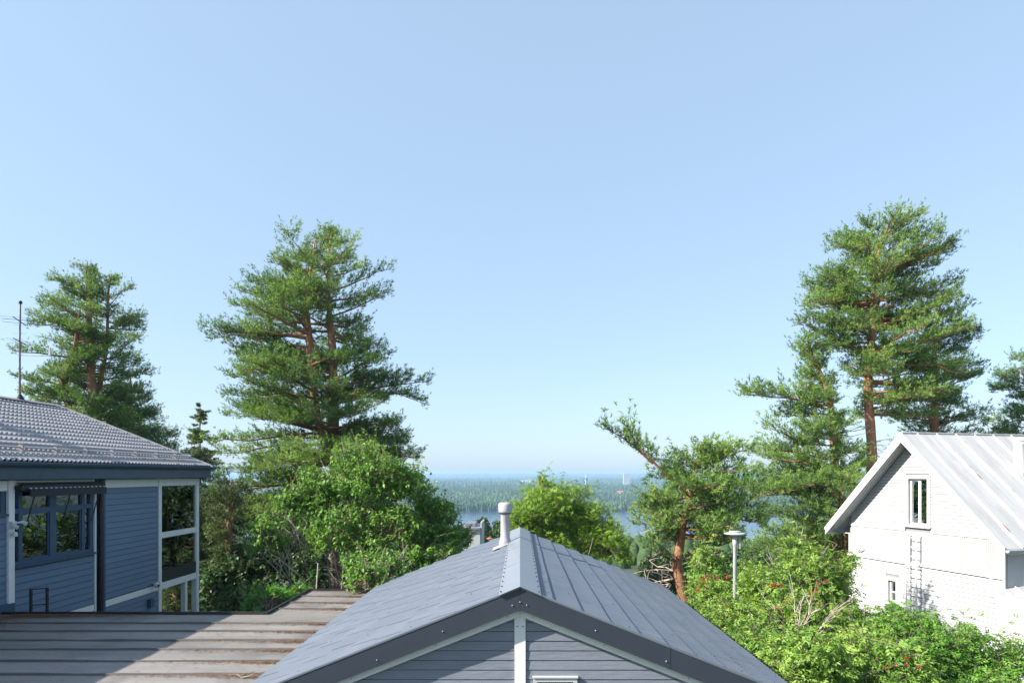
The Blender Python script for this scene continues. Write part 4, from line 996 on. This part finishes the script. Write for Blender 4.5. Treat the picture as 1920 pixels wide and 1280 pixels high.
        for kx in range(pairs+1):
            g = .25+.75*kx/pairs; pt = P0+ax*rll*g-np.array([0, 0, 1.])*rll*.18*droop*2*g*g
            for sg_ in ((1, -1) if kx < pairs else (0,)):
                Ps.append(pt); Ds.append(nrm(ss*sg_+ax*(.45 if sg_ else 1)+np.array([0, 0, -droop*.55])+rs.normal(0, .12, (N_, 3)))); Ns.append(nn+rs.normal(0, .2, (N_, 3)))
                sc = (1-.25*abs(2*kx/pairs-1)); Ls.append(leaf[0]*sc*rs.uniform(.8, 1.15, N_)); Ws.append(leaf[1]*sc*rs.uniform(.8, 1.15, N_)); Ts.append(np.clip(T0+rs.normal(0, .06, N_), 0, 1))
        P, D, Nn, L, Wd, T = map(np.concatenate, (Ps, Ds, Ns, Ls, Ws, Ts))
    Vv, Tt = leaf_arrays(P, D, Nn, L, Wd, T); link('crown', leaf_mesh('crown', Vv, Tt, M[mat]), root, 'stuff')
    if bare:
        dm = MB(); c = np.mean(cen, 0)
        for j in range(bare):
            cc, r = cen[rs.randint(len(cen))], rad_[rs.randint(len(rad_))]; u = nrm(rs.normal(size=3)); u[1] = -abs(u[1])*.9
            e = cc+u*r*rs.uniform(.6, .95); s0 = cc*.75+base*.25+rs.normal(0, .15, 3); q = [s0+(e-s0)*f+rs.normal(0, .05, 3)*(f*2) for f in (0, .33, .66, 1)]
            dm.tube(q, [.014, .011, .008, .003], 4, cap=False)
            for i in (1, 2):
                for _ in range(2):
                    e2 = q[i]+(q[i+1]-q[i])*.8+rs.normal(0, .16, 3); dm.tube([q[i], (q[i]+e2)/2+rs.normal(0, .03, 3), e2], [.007, .005, .002], 3, cap=False)
        dm.obj('bare_branches', M['dead_twig'], root, kind='stuff')
    return root

# ------------------------------------------------------------------ pines
pine('pine_tree', 'tall broad twin-trunk pine standing alone behind the lilac', 30.0,
     [(630, 985, .40), (628, 860, .36), (626, 760, .31), (622, 650, .22), (616, 540, .13), (615, 425, .03)],
     [(412, 604, 632), (450, 560, 652), (472, 522, 702), (500, 515, 716), (540, 468, 722), (572, 476, 706), (602, 432, 690), (640, 404, 728), (680, 416, 742), (720, 420, 752), (760, 420, 756), (800, 400, 768), (850, 400, 796), (900, 408, 780), (950, 440, 700), (1000, 470, 640)],
     31, forks=[(-.4, [(618, 860, .20), (592, 760, .19), (580, 660, .17), (576, 560, .11), (590, 450, .03)])],
     limbs=[(-.3, [(640, 745), (690, 732), (740, 722), (806, 716)], .07), (.2, [(690, 735), (750, 738), (795, 756)], .04), (-1, [(630, 900), (560, 905), (490, 915), (425, 930)], .09), (-1.2, [(635, 850), (700, 845), (788, 858)], .07),
            (-1.5, [(628, 930), (600, 950), (560, 985), (545, 1010)], .07), (-.5, [(580, 660), (520, 640), (450, 630), (404, 640)], .05)], step=.42, nbr=7, k=8)
pine('pine_tree', 'bushy bright green pine behind ridge of blue house beside aerial', 34.0,
     [(190, 930, .36), (182, 800, .33), (172, 700, .26), (166, 600, .16), (164, 490, .03)],
     [(480, 146, 184), (510, 130, 198), (540, 112, 210), (565, 92, 216), (600, 76, 232), (640, 72, 246), (690, 48, 252), (735, 44, 252), (780, 70, 262), (850, 90, 280), (900, 120, 300)],
     32, forks=[(-.3, [(150, 800, .22), (118, 720, .2), (140, 650, .13), (150, 580, .05)]), (.8, [(182, 760, .17), (198, 650, .1), (208, 520, .03)])],
     limbs=[(.3, [(200, 640), (225, 600), (262, 590)], .04), (.3, [(200, 580), (225, 545), (240, 538)], .03), (-.3, [(150, 590), (110, 575), (85, 570)], .04), (-.5, [(190, 690), (230, 660), (262, 640)], .04)], step=.36, nbr=7, tl=.85)
pine('pine_tree', 'dark rounded pine above the verge of blue house roof', 37.0,
     [(255, 950, .3), (250, 850, .26), (246, 760, .15), (244, 705, .04)],
     [(702, 226, 262), (725, 205, 290), (760, 190, 318), (800, 180, 332), (850, 178, 342), (900, 180, 350), (950, 200, 345)], 33, mat='pine_cool', step=.38, nbr=7, k=8)
pine('pine_tree', 'tall orange-barked pine rising behind the white house roof peak', 28.5,
     [(1634, 1010, .30), (1632, 880, .27), (1630, 740, .24), (1632, 640, .2), (1640, 520, .14), (1660, 440, .07), (1676, 402, .02)],
     [(394, 1660, 1702), (408, 1592, 1735), (440, 1566, 1742), (465, 1536, 1786), (500, 1524, 1782), (535, 1502, 1794), (575, 1490, 1798), (612, 1512, 1800), (650, 1535, 1800), (690, 1575, 1805), (730, 1610, 1800), (775, 1628, 1770)],
     34, limbs=[(.2, [(1640, 580), (1680, 510), (1740, 480), (1788, 470)], .06), (.4, [(1640, 560), (1690, 545), (1790, 560)], .05), (-.4, [(1632, 655), (1580, 650), (1545, 630), (1500, 610)], .07), (-.6, [(1632, 600), (1580, 560), (1500, 575)], .05), (-.2, [(1630, 770), (1690, 745), (1740, 750), (1790, 740)], .05), (.3, [(1632, 720), (1700, 700), (1780, 700)], .05)],
     step=.40, nbr=6, lowbark=.05, dead=[(1628, 850, 0.2, 1.6), (1632, 800, 3.3, 1.8), (1634, 870, 2.9, 1.2), (1630, 830, -.4, 1.1)])
pine('pine_tree', 'slender crooked pine with long level limb, next to white house eave', 27.0,
     [(1590, 1040, .23), (1576, 930, .2), (1566, 860, .18), (1562, 780, .15), (1546, 722, .12), (1520, 665, .08), (1512, 622, .02)],
     [(612, 1496, 1530), (640, 1468, 1560), (680, 1466, 1566), (715, 1478, 1556), (750, 1450, 1560), (790, 1432, 1560), (830, 1405, 1590), (880, 1400, 1605), (930, 1388, 1600), (980, 1380, 1570), (1020, 1400, 1550)],
     35, limbs=[(-.4, [(1550, 765), (1490, 748), (1440, 746), (1386, 742)], .06), (-.2, [(1490, 748), (1450, 735), (1392, 732)], .03), (-.6, [(1566, 870), (1500, 830), (1424, 800)], .05), (-.5, [(1576, 930), (1530, 905), (1480, 905), (1430, 920)], .06), (-1.2, [(1590, 960), (1520, 1000), (1440, 1020), (1390, 1045)], .07), (-.3, [(1585, 950), (1600, 900), (1610, 850)], .04)],
     step=.40, nbr=7, lowbark=.1, dead=[(1560, 820, .2, 1.4), (1566, 860, 2.6, 1.1), (1575, 900, 3.2, 1.0)])
pine('pine_tree', 'shade-tinted blue-green pine partly hidden behind the tall orange-barked one', 31.0,
     [(1750, 900, .28), (1750, 800, .24), (1752, 700, .17), (1758, 600, .08), (1762, 552, .02)],
     [(548, 1738, 1784), (580, 1706, 1826), (615, 1692, 1838), (660, 1684, 1842), (710, 1676, 1850), (760, 1668, 1846), (800, 1660, 1850), (840, 1660, 1850)], 36, mat='pine_cool', step=.46, nbr=5, limbs=[(0, [(1752, 800), (1790, 790), (1850, 770)], .05)])
pine('pine_tree', 'dark pine cut off beyond far end of white house roof', 33.0,
     [(1935, 900, .28), (1935, 780, .2), (1938, 690, .1), (1940, 640, .02)],
     [(640, 1925, 1960), (672, 1880, 1990), (700, 1852, 2000), (740, 1862, 2010), (775, 1850, 2010), (810, 1850, 2010)], 37, mat='pine_cool', step=.42, nbr=6)
pine('pine_tree', 'low leaning pine with reddish trunk behind the garage roof corner', 18.0,
     [(1290, 1135, .22), (1272, 1060, .19), (1276, 985, .16), (1292, 920, .11), (1300, 880, .07), (1318, 850, .015)],
     [(830, 1290, 1350), (850, 1236, 1410), (880, 1190, 1440), (915, 1172, 1465), (945, 1166, 1475), (975, 1172, 1455), (1005, 1185, 1425)],
     38, limbs=[(-.3, [(1290, 925), (1240, 880), (1200, 848), (1172, 800)], .05), (-.3, [(1225, 868), (1180, 830), (1130, 803)], .035), (.3, [(1300, 870), (1360, 850), (1420, 842)], .045), (.2, [(1295, 910), (1360, 905), (1440, 900)], .045), (-.3, [(1276, 1010), (1230, 985), (1190, 980)], .05), (.2, [(1274, 1045), (1330, 1030), (1390, 1010)], .05), (-.4, [(1272, 1050), (1240, 1040), (1205, 1020)], .04)],
     step=.28, nbr=7, lowbark=.1, tl=.8, dens=1.05, depth=.8, dead=[(1262, 1085, 3.0, .9), (1262, 1070, 2.8, 1.0), (1258, 1095, 3.3, .8), (1272, 1010, 3.2, .8), (1272, 980, 2.9, .9), (1290, 960, .2, .7)])
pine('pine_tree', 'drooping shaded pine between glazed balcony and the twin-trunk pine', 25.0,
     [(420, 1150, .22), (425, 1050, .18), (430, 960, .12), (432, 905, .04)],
     [(900, 395, 470), (940, 380, 480), (990, 372, 475), (1040, 380, 470), (1080, 385, 450)], 39, mat='pine_shade', step=.38, nbr=6, tl=.8)

def spruce(name, label, top, base_z, Rb, seed, n_l=38, mat='spruce', group=None, zlow=None):
    rs = np.random.RandomState(seed); top = np.array(top, float); root = thing(name, label, 'spruce tree', (top[0], top[1], base_z), group)
    H = top[2]-base_z; MB().tube([(top[0], top[1], base_z), (top[0], top[1], base_z+H*.5), tuple(top)], [.16, .09, .01], 7).obj('trunk', M['grey_bark'], root)
    P, D, T, A, B = [], [], [], [], []
    z0 = zlow if zlow is not None else base_z+.5
    for i in range(n_l):
        h = (i+.5)/n_l; z = top[2]-(top[2]-z0)*h
        for b in range(7):
            az = rs.uniform(0, 6.283); R = Rb*(h**.95)*rs.uniform(.35, 1.15)+.06; d = np.array([math.cos(az), math.sin(az), 0.])
            z = z+rs.uniform(-1.6, 1.6)*(top[2]-z0)/n_l*min(1, h*8); p0 = np.array([top[0], top[1], z]); e = p0+d*R+np.array([0, 0, -.35*R+.1]); m_ = p0+d*R*.5+np.array([0, 0, -.26*R]); A += [p0, m_]; B += [m_, e]
            nn = int(R/.026)+8; f = np.linspace(.15, 1, nn); q = np.where(f[:, None] < .5, p0+(m_-p0)*f[:, None]*2, m_+(e-m_)*(f[:, None]*2-1))
            sd = np.array([-d[1], d[0], 0]); q = q+sd*(rs.uniform(-.28, .28, nn)*(1.1-f)*R)[:, None]+np.array([0, 0, 1.])*(-rs.rand(nn)*.15*R)[:, None]
            P.append(q); D.append(nrm(d+np.array([0, 0, -.3])+rs.normal(0, .4, (nn, 3)))); T.append(np.clip(rs.uniform(.2, .7)+rs.normal(0, .15, nn)+.2*f, 0, 1))
    A, B = np.array(A), np.array(B); link('branches', seg_mesh('branches', A, B, np.full(len(A), .014), np.full(len(A), .007), M['twig']), root, 'stuff')
    link('crown', tuft_mesh('crown', np.concatenate(P), np.concatenate(D), np.concatenate(T), M[mat], rs, 6, .12, .017), root, 'stuff')
q = W(375, 755, 34); spruce('spruce_tree', 'small pointed spruce just past the end of the blue house roof', (q.x, 34, q.z), -8.5, 4.3, 51, 46, zlow=-6)
spruce('spruce_tree', 'slim spruce beside the blue house that shades its tiled roof', (-21.0, 11.95, 8.9), -5.6, 3.2, 52, 46, zlow=-2)

# ------------------------------------------------------------------ broadleaf trees and shrubs
gz_ = lambda x, y: float(ground_z(x, y))
shrub('lilac_tree', 'big bright green lilac with bare inner twigs behind the garage roof', 'lilac', (-4.6, 17.6, gz_(-4.6, 17.6)),
      [(690, 905, 17.8, 78, 62, 1.1), (750, 915, 18.2, 62, 50, 1.0), (600, 935, 18.0, 42, 60, .8), (812, 968, 18.6, 50, 44, .9), (550, 945, 17.6, 42, 38, .7), (505, 1005, 17.2, 45, 48, .7), (640, 1000, 17.4, 80, 62, 1.0), (740, 1000, 17.6, 85, 62, 1.0), (825, 1015, 18.2, 52, 40, .8), (690, 1065, 16.0, 52, 44, .55), (650, 860, 18.2, 34, 28, .6), (790, 1050, 17.2, 70, 40, .8), (690, 1082, 14.85, 44, 32, .28), (730, 1060, 15.3, 36, 28, .3), (870, 1010, 19.0, 24, 24, .6)],
      61, 'lilac', ntw=5000, tw=.40, leaf=(.105, .072), stems=10, droop=.75, per=7, bare=110, hollow=.5, gap=[(735, 985, 34), (800, 1010, 26), (560, 1050, 34), (690, 960, 22)])
shrub('rowan_tree', 'light green feathery rowan rising just behind the garage ridge', 'rowan', (1.2, 19.5, gz_(1.2, 19.5)),
      [(1040, 950, 19.5, 68, 52, 1.2), (1000, 985, 19.0, 58, 50, 1.0), (1090, 990, 19.5, 72, 55, 1.1), (1140, 1030, 19.0, 50, 48, 1.0), (1040, 1030, 19.0, 80, 50, 1.0), (1018, 905, 19.6, 10, 22, .3), (975, 1000, 18.6, 30, 50, .6)],
      62, 'rowan', kind='pinnate', ntw=1700, tw=.4, leaf=(.068, .028), per=(4, 5, .19), stems=9, droop=.45, hollow=.45)
shrub('mint_shrub', 'small vivid green shrub peeping over the flat roof edge', 'shrub', (-6.0, 15.2, gz_(-6, 15.2)),
      [(505, 1128, 14.6, 44, 26, .45), (560, 1112, 15.4, 26, 12, .3), (470, 1140, 14.8, 20, 16, .3)], 63, 'mint', kind='pinnate', ntw=190, tw=.3, leaf=(.07, .028), per=(4, 4, .16), stems=3, droop=.2)
shrub('elder_shrub', 'tall elder shrub with clusters of red berries below the street lamp', 'elder', (4.9, 14.5, gz_(4.9, 14.5)),
      [(1345, 1125, 14.6, 62, 45, .8), (1328, 1065, 15.6, 34, 32, .6), (1430, 1115, 14.2, 66, 50, .9), (1470, 1160, 13.2, 70, 45, .8), (1410, 1080, 16.2, 30, 22, .5), (1500, 1090, 14.8, 60, 55, .9), (1560, 1110, 15.4, 45, 62, .8), (1500, 1040, 15.6, 34, 30, .6), (1370, 1165, 12.6, 62, 45, .7), (1560, 1180, 13.6, 55, 55, .8), (1318, 1040, 15.2, 10, 20, .25), (1345, 1045, 15.6, 9, 18, .25), (1482, 1030, 15.6, 12, 24, .3), (1510, 1022, 15.8, 9, 20, .3), (1545, 1040, 15.6, 12, 22, .3), (1590, 1060, 15.4, 12, 26, .3), (1395, 1075, 15.4, 10, 20, .25), (1612, 1150, 13.4, 14, 30, .3)],
      64, 'elder', kind='pinnate', ntw=2100, tw=.42, leaf=(.095, .038), per=(4, 3, .16), stems=9, droop=.7, bare=22, hollow=.4)
shrub('elder_shrub', 'low yellow-green elder filling the space beside the garage eave', 'elder', (4.6, 11.0, gz_(4.6, 11)),
      [(1430, 1225, 11.2, 70, 45, .7), (1520, 1240, 10.6, 85, 55, .8), (1620, 1245, 11.0, 85, 55, .8), (1460, 1290, 10.2, 90, 55, .8), (1600, 1300, 10.4, 120, 50, .8), (1690, 1270, 11.0, 60, 45, .7)],
      65, 'elder', kind='pinnate', ntw=2000, tw=.4, leaf=(.095, .040), per=(4, 3, .16), stems=8, droop=.65, bare=12, hollow=.35)
shrub('leafy_shrub', 'rounded mid green shrub in front of the white wall under the ladder', 'shrub', (8.0, 13.4, gz_(8, 13.4)),
      [(1700, 1175, 13.4, 60, 40, .8), (1650, 1195, 13.0, 50, 45, .7), (1740, 1215, 13.0, 55, 50, .8), (1690, 1235, 12.4, 80, 45, .8)],
      66, 'lilac', kind='pinnate', ntw=640, tw=.36, leaf=(.085, .04), per=(4, 3, .14), stems=6, droop=.6, hollow=.4)
shrub('leafy_shrub', 'loose dark green shrub near the porch corner of white house', 'shrub', (9.6, 13.2, gz_(9.6, 13.2)),
      [(1815, 1205, 13.2, 52, 42, .7), (1790, 1250, 12.6, 55, 45, .7), (1860, 1250, 12.8, 55, 40, .7), (1905, 1235, 13.0, 35, 40, .6), (1840, 1290, 12.0, 90, 35, .7)],
      67, 'lilac', kind='pinnate', ntw=640, tw=.36, leaf=(.085, .036), per=(4, 3, .15), stems=6, droop=.5, hollow=.4)
shrub('birch_tree', 'pale yellow-green drooping tree between crooked pine and white house', 'birch', (14.2, 31, gz_(14.2, 31)),
      [(1530, 1010, 31, 40, 40, 1.3), (1570, 1040, 31, 45, 60, 1.4), (1500, 1060, 30, 40, 40, 1.2), (1585, 1100, 30, 40, 50, 1.2), (1540, 1110, 29, 60, 45, 1.2)],
      68, 'pale', ntw=1500, tw=.8, leaf=(.10, .06), stems=6, droop=.9, per=9, hollow=.3, up=-.3)
shrub('maple_tree', 'shaded deep green tree behind the flat roof and balcony corner', 'tree', (-10.5, 25, gz_(-10.5, 25)),
      [(440, 1080, 25, 55, 60, 1.6), (520, 1060, 26, 60, 60, 1.6), (400, 1120, 24, 35, 60, 1.2), (480, 1130, 23, 80, 45, 1.4), (585, 1080, 25, 45, 55, 1.3)],
      69, 'deep', ntw=2200, tw=.5, leaf=(.15, .11), stems=8, droop=.5, per=8, hollow=.25)
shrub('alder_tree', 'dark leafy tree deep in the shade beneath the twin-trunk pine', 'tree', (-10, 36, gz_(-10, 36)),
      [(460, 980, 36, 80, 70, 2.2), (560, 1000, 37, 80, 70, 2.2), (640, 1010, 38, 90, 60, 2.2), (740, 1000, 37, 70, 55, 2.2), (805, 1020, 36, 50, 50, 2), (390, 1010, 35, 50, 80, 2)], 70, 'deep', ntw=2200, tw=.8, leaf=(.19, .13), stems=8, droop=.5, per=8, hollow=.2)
shrub('alder_tree', 'dark leafy tree seen between leaning pine and elder', 'tree', (10.5, 38, gz_(10.5, 38)),
      [(1310, 1090, 38, 60, 40, 2.0), (1400, 1100, 40, 70, 40, 2.2), (1250, 1090, 36, 60, 45, 2)], 71, 'deep', ntw=1400, tw=.8, leaf=(.19, .13), stems=6, droop=.5, per=8, hollow=.2)
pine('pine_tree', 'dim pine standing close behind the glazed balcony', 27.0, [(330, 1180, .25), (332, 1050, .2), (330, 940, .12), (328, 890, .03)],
     [(885, 305, 350), (920, 285, 372), (980, 282, 392), (1040, 280, 400), (1110, 285, 400), (1150, 290, 395)], 40, mat='pine_shade', step=.34, nbr=8)
shrub('alder_tree', 'green tree added behind the feathery rowan to reflect in the window', 'tree', (2.4, 32, gz_(2.4, 32)),  # added out of sight so the house window reflects foliage
      [(1060, 985, 32, 70, 50, 2.2), (1010, 1020, 31, 50, 50, 2), (1110, 1025, 32, 60, 50, 2)], 73, 'lilac', ntw=420, tw=.7, leaf=(.17, .12), stems=6, droop=.5, per=8, hollow=.25)
# berries on the two elders
elders = [o for o in C.objects if o.name.startswith('elder_shrub')]
m_ = MB(); rb = random.Random(8)
for k in range(16):
    c = (rb.gauss(0, .028), rb.gauss(0, .028), rb.gauss(0, .022)); r = .014
    m_.add([(c[0]+r, c[1], c[2]), (c[0]-r, c[1], c[2]), (c[0], c[1]+r, c[2]), (c[0], c[1]-r, c[2]), (c[0], c[1], c[2]+r), (c[0], c[1], c[2]-r)], [(0, 2, 4), (2, 1, 4), (1, 3, 4), (3, 0, 4), (2, 0, 5), (1, 2, 5), (3, 1, 5), (0, 3, 5)])
bmesh_ = m_.mesh('berry_cluster', M['berry'])
for (px, py) in ((1326, 1083), (1378, 1133), (1366, 1138), (1398, 1143), (1417, 1145), (1433, 1144), (1424, 1155), (1430, 1158), (1402, 1167), (1398, 1150), (1453, 1096), (1463, 1096), (1448, 1098), (1470, 1140), (1458, 1139), (1480, 1125), (1523, 1110), (1535, 1095), (1547, 1090), (1530, 1106), (1522, 1121), (1457, 1208), (1325, 1095), (1308, 1106), (1345, 1082), (1362, 1082), (1316, 1088), (1374, 1153), (1535, 1132), (1444, 1152)):
    o = link('berry_cluster', bmesh_, elders[0]); Yb = 12.75 + rb.uniform(-.25, .25) if py < 1190 else 11.6; o.location = W(px, py, Yb); o.rotation_euler = (rb.uniform(-.5, .5), rb.uniform(-.5, .5), rb.uniform(0, 6)); o.scale = [rb.uniform(.6, .95)]*3
for (px, py) in ((1700, 1234), (1680, 1248), (1700, 1246), (1722, 1252), (1662, 1252)):
    o = link('berry_cluster', bmesh_, elders[1]); o.location = W(px, py, 9.75); o.rotation_euler = (0, 0, rb.uniform(0, 6)); o.scale = [.55]*3

dm = MB(); rs = np.random.RandomState(5)
for tipx, tipy in ((1425, 1185), (1440, 1130), (1468, 1170), (1484, 1100), (1495, 1130), (1506, 1110), (1512, 1150), (1528, 1108), (1535, 1140), (1560, 1150), (1575, 1130), (1548, 1175), (1450, 1190), (1432, 1170), (1515, 1175), (1490, 1160)):
    b0 = np.array(W(1500+rs.uniform(-14, 14), 1226, 12.5)); e = np.array(W(tipx, tipy, 12.3+rs.uniform(-.2, .4)))
    q = [b0+(e-b0)*f+rs.normal(0, .035, 3)+np.array([0, 0, .12*math.sin(f*3.14)]) for f in (0, .25, .5, .75, 1)]
    dm.tube(q, [.010, .008, .007, .005, .0025], 4, cap=False)
    for i in (2, 3):
        for _ in range(2): e2 = q[i]+(q[i+1]-q[i])*1.2+rs.normal(0, .10, 3); dm.tube([q[i], (q[i]+e2)/2+rs.normal(0, .02, 3), e2], [.006, .005, .002], 3, cap=False)
dm.obj('bare_branches', M['dead_twig'], elders[0], kind='stuff')
shrub('alder_tree', 'leafy tree added behind the lilac to reflect in the balcony glass', 'tree', (-6.6, 26, gz_(-6.6, 26)),  # added out of sight so the balcony glass mirrors leaves instead of pale sky
      [(665, 945, 26, 55, 55, 1.6), (700, 1000, 26, 60, 60, 1.6), (620, 1010, 26, 50, 50, 1.6)], 74, 'deep', ntw=900, tw=.6, leaf=(.16, .11), stems=6, droop=.5, per=8, hollow=.25)
# ------------------------------------------------------------------ slope down to the lake
t = thing('hillside_house', 'small white house with dark flat roof below the vent pipe', 'house', W(890, 1000, 95))
q = W(890, 990, 95)
boxo('wall', M['hill_wall'], t, q.x-1.9, q.x+.8, 95, 103, -16, W(0, 992, 95).z)
boxo('side_wall', M['hill_wall'], t, q.x+.805, q.x+1.0, 95.5, 103, -16, W(0, 980, 95).z)
boxo('roof', M['far_grey'], t, q.x-2.1, q.x+.8, 94.6, 103.4, W(0, 991.9, 95).z, W(0, 989, 95).z)
boxo('upper_floor', M['far_grey'], t, q.x-1.6, q.x-.1, 97, 102, W(0, 988.9, 95).z, W(0, 983, 95).z)
boxo('window', M['far_grey'], t, q.x-.5, q.x+.2, 94.93, 94.99, W(0, 1001, 95).z, W(0, 997, 95).z)
q = W(918, 1007, 80); t = thing('red_parasol', 'faded red garden parasol far down the slope by the vent pipe', 'parasol', (q.x, 80, -13.5))
MB().tube([(q.x, 80, -13.6), (q.x, 80, q.z)], .03, 6).obj('pole', M['far_grey'], t); MB().lathe((q.x, 80, q.z-.15), [(.42, 0), (.41, .02), (.2, .13), (.02, .2)], 8).obj('canopy', M['far_red'], t)
def far_tree(px, py, Y, w, label, mat, seed, conif=False, name='slope_tree', grp='trees on the slope below the houses'):
    rs = np.random.RandomState(seed); q = W(px, py, Y); zb = gz_(q.x, Y)-.2; root = thing(name, label, 'tree', (q.x, Y, zb), grp); H = q.z-zb; R = w/F*Y
    MB().tube([(q.x, Y, zb), (q.x, Y, zb+H*.85)], [.2, .05], 6).obj('trunk', M['grey_bark'], root)
    n = 2600; h = rs.rand(n)**.8; prof_ = (1.05-h)*.9 if conif else np.sqrt(np.clip(1-((h-.45)/.58)**2, .02, 1)); a = rs.uniform(0, 6.283, n)
    P = np.stack([q.x+np.cos(a)*R*prof_*(rs.rand(n)**.4), Y+np.sin(a)*R*prof_*(rs.rand(n)**.4), zb+H*(.12+.88*h)], 1); nz = noise3(P, R*.9, seed); P = P+nrm(P-np.array([q.x, Y, zb+H*.5]))*(nz*R*.35)[:, None]
    D = nrm(rs.normal(size=(n, 3))+np.array([0, 0, -.2])); N_ = nrm(rs.normal(size=(n, 3))+np.array([-.4, 0, .8])); s = .00036*Y*1200/F+.12
    V_, T_ = leaf_arrays(P, D, N_, np.full(n, s*3.0), np.full(n, s*2.2), np.clip(.5+.5*nz+rs.normal(0, .15, n), 0, 1)); link('crown', leaf_mesh('crown', V_, T_, M[mat]), root, 'stuff')
for i, a in enumerate([(903, 972, 130, 20, 'rounded green tree right behind the small white hillside house', 'forest'), (938, 978, 110, 22, 'bushy green tree just beside the vent pipe, above the lake', 'forest'), (862, 985, 140, 26, 'grey-green tree half hidden by lilac beside hillside house', 'forest'),
                       (920, 992, 160, 9, 'thin little tree between two bushy ones above the lake', 'forest'), (1320, 1030, 75, 40, 'hazy green tree behind the leaning pine trunk', 'forest'), (1405, 1030, 85, 34, 'hazy blue-green tree near the street lamp', 'forest'), (1440, 1022, 110, 26, 'tallest hazy tree between the lamp and crooked pine', 'forest'),
                       (1470, 1030, 90, 32, 'bright hazy tree under the lowest limb of crooked pine', 'forest'), (1240, 1040, 70, 44, 'dim green tree between rowan and leaning pine', 'forest'), (1360, 1040, 65, 36, 'low hazy tree behind the lamp post', 'forest'), (1520, 1020, 100, 40, 'hazy tree behind the pale drooping birch', 'forest')]):
    far_tree(*a, seed=80+i)
rs = np.random.RandomState(77)
x, y = wedge(2600, 120, 520, -.45, .6); k = ~((x/y > -.09) & (x/y < -.02) & (y < 135)); x, y = x[k], y[k]
con = rs.rand(len(x)) > .5
link('woodland', forest_mesh('woodland', x, y, rs.uniform(6, 10.5, len(x))*np.clip(.6+y/600, .6, 1.2), rs.uniform(2., 3.6, len(x)), con, 78), kind='stuff')

# ------------------------------------------------------------------ air over the lake
m, nt, out = newmat('haze_air')
pv = nt.nodes.new('ShaderNodeVolumePrincipled'); pv.inputs['Color'].default_value = (.46, .71, 1.0, 1)
pv.inputs['Density'].default_value = .00020; pv.inputs['Anisotropy'].default_value = .1
nt.links.new(pv.outputs[0], out.inputs['Volume'])
o = MB().box(-7600, 7600, -90, 9900, LAKE-9, 17).obj('haze', m); o['kind'] = 'stuff'
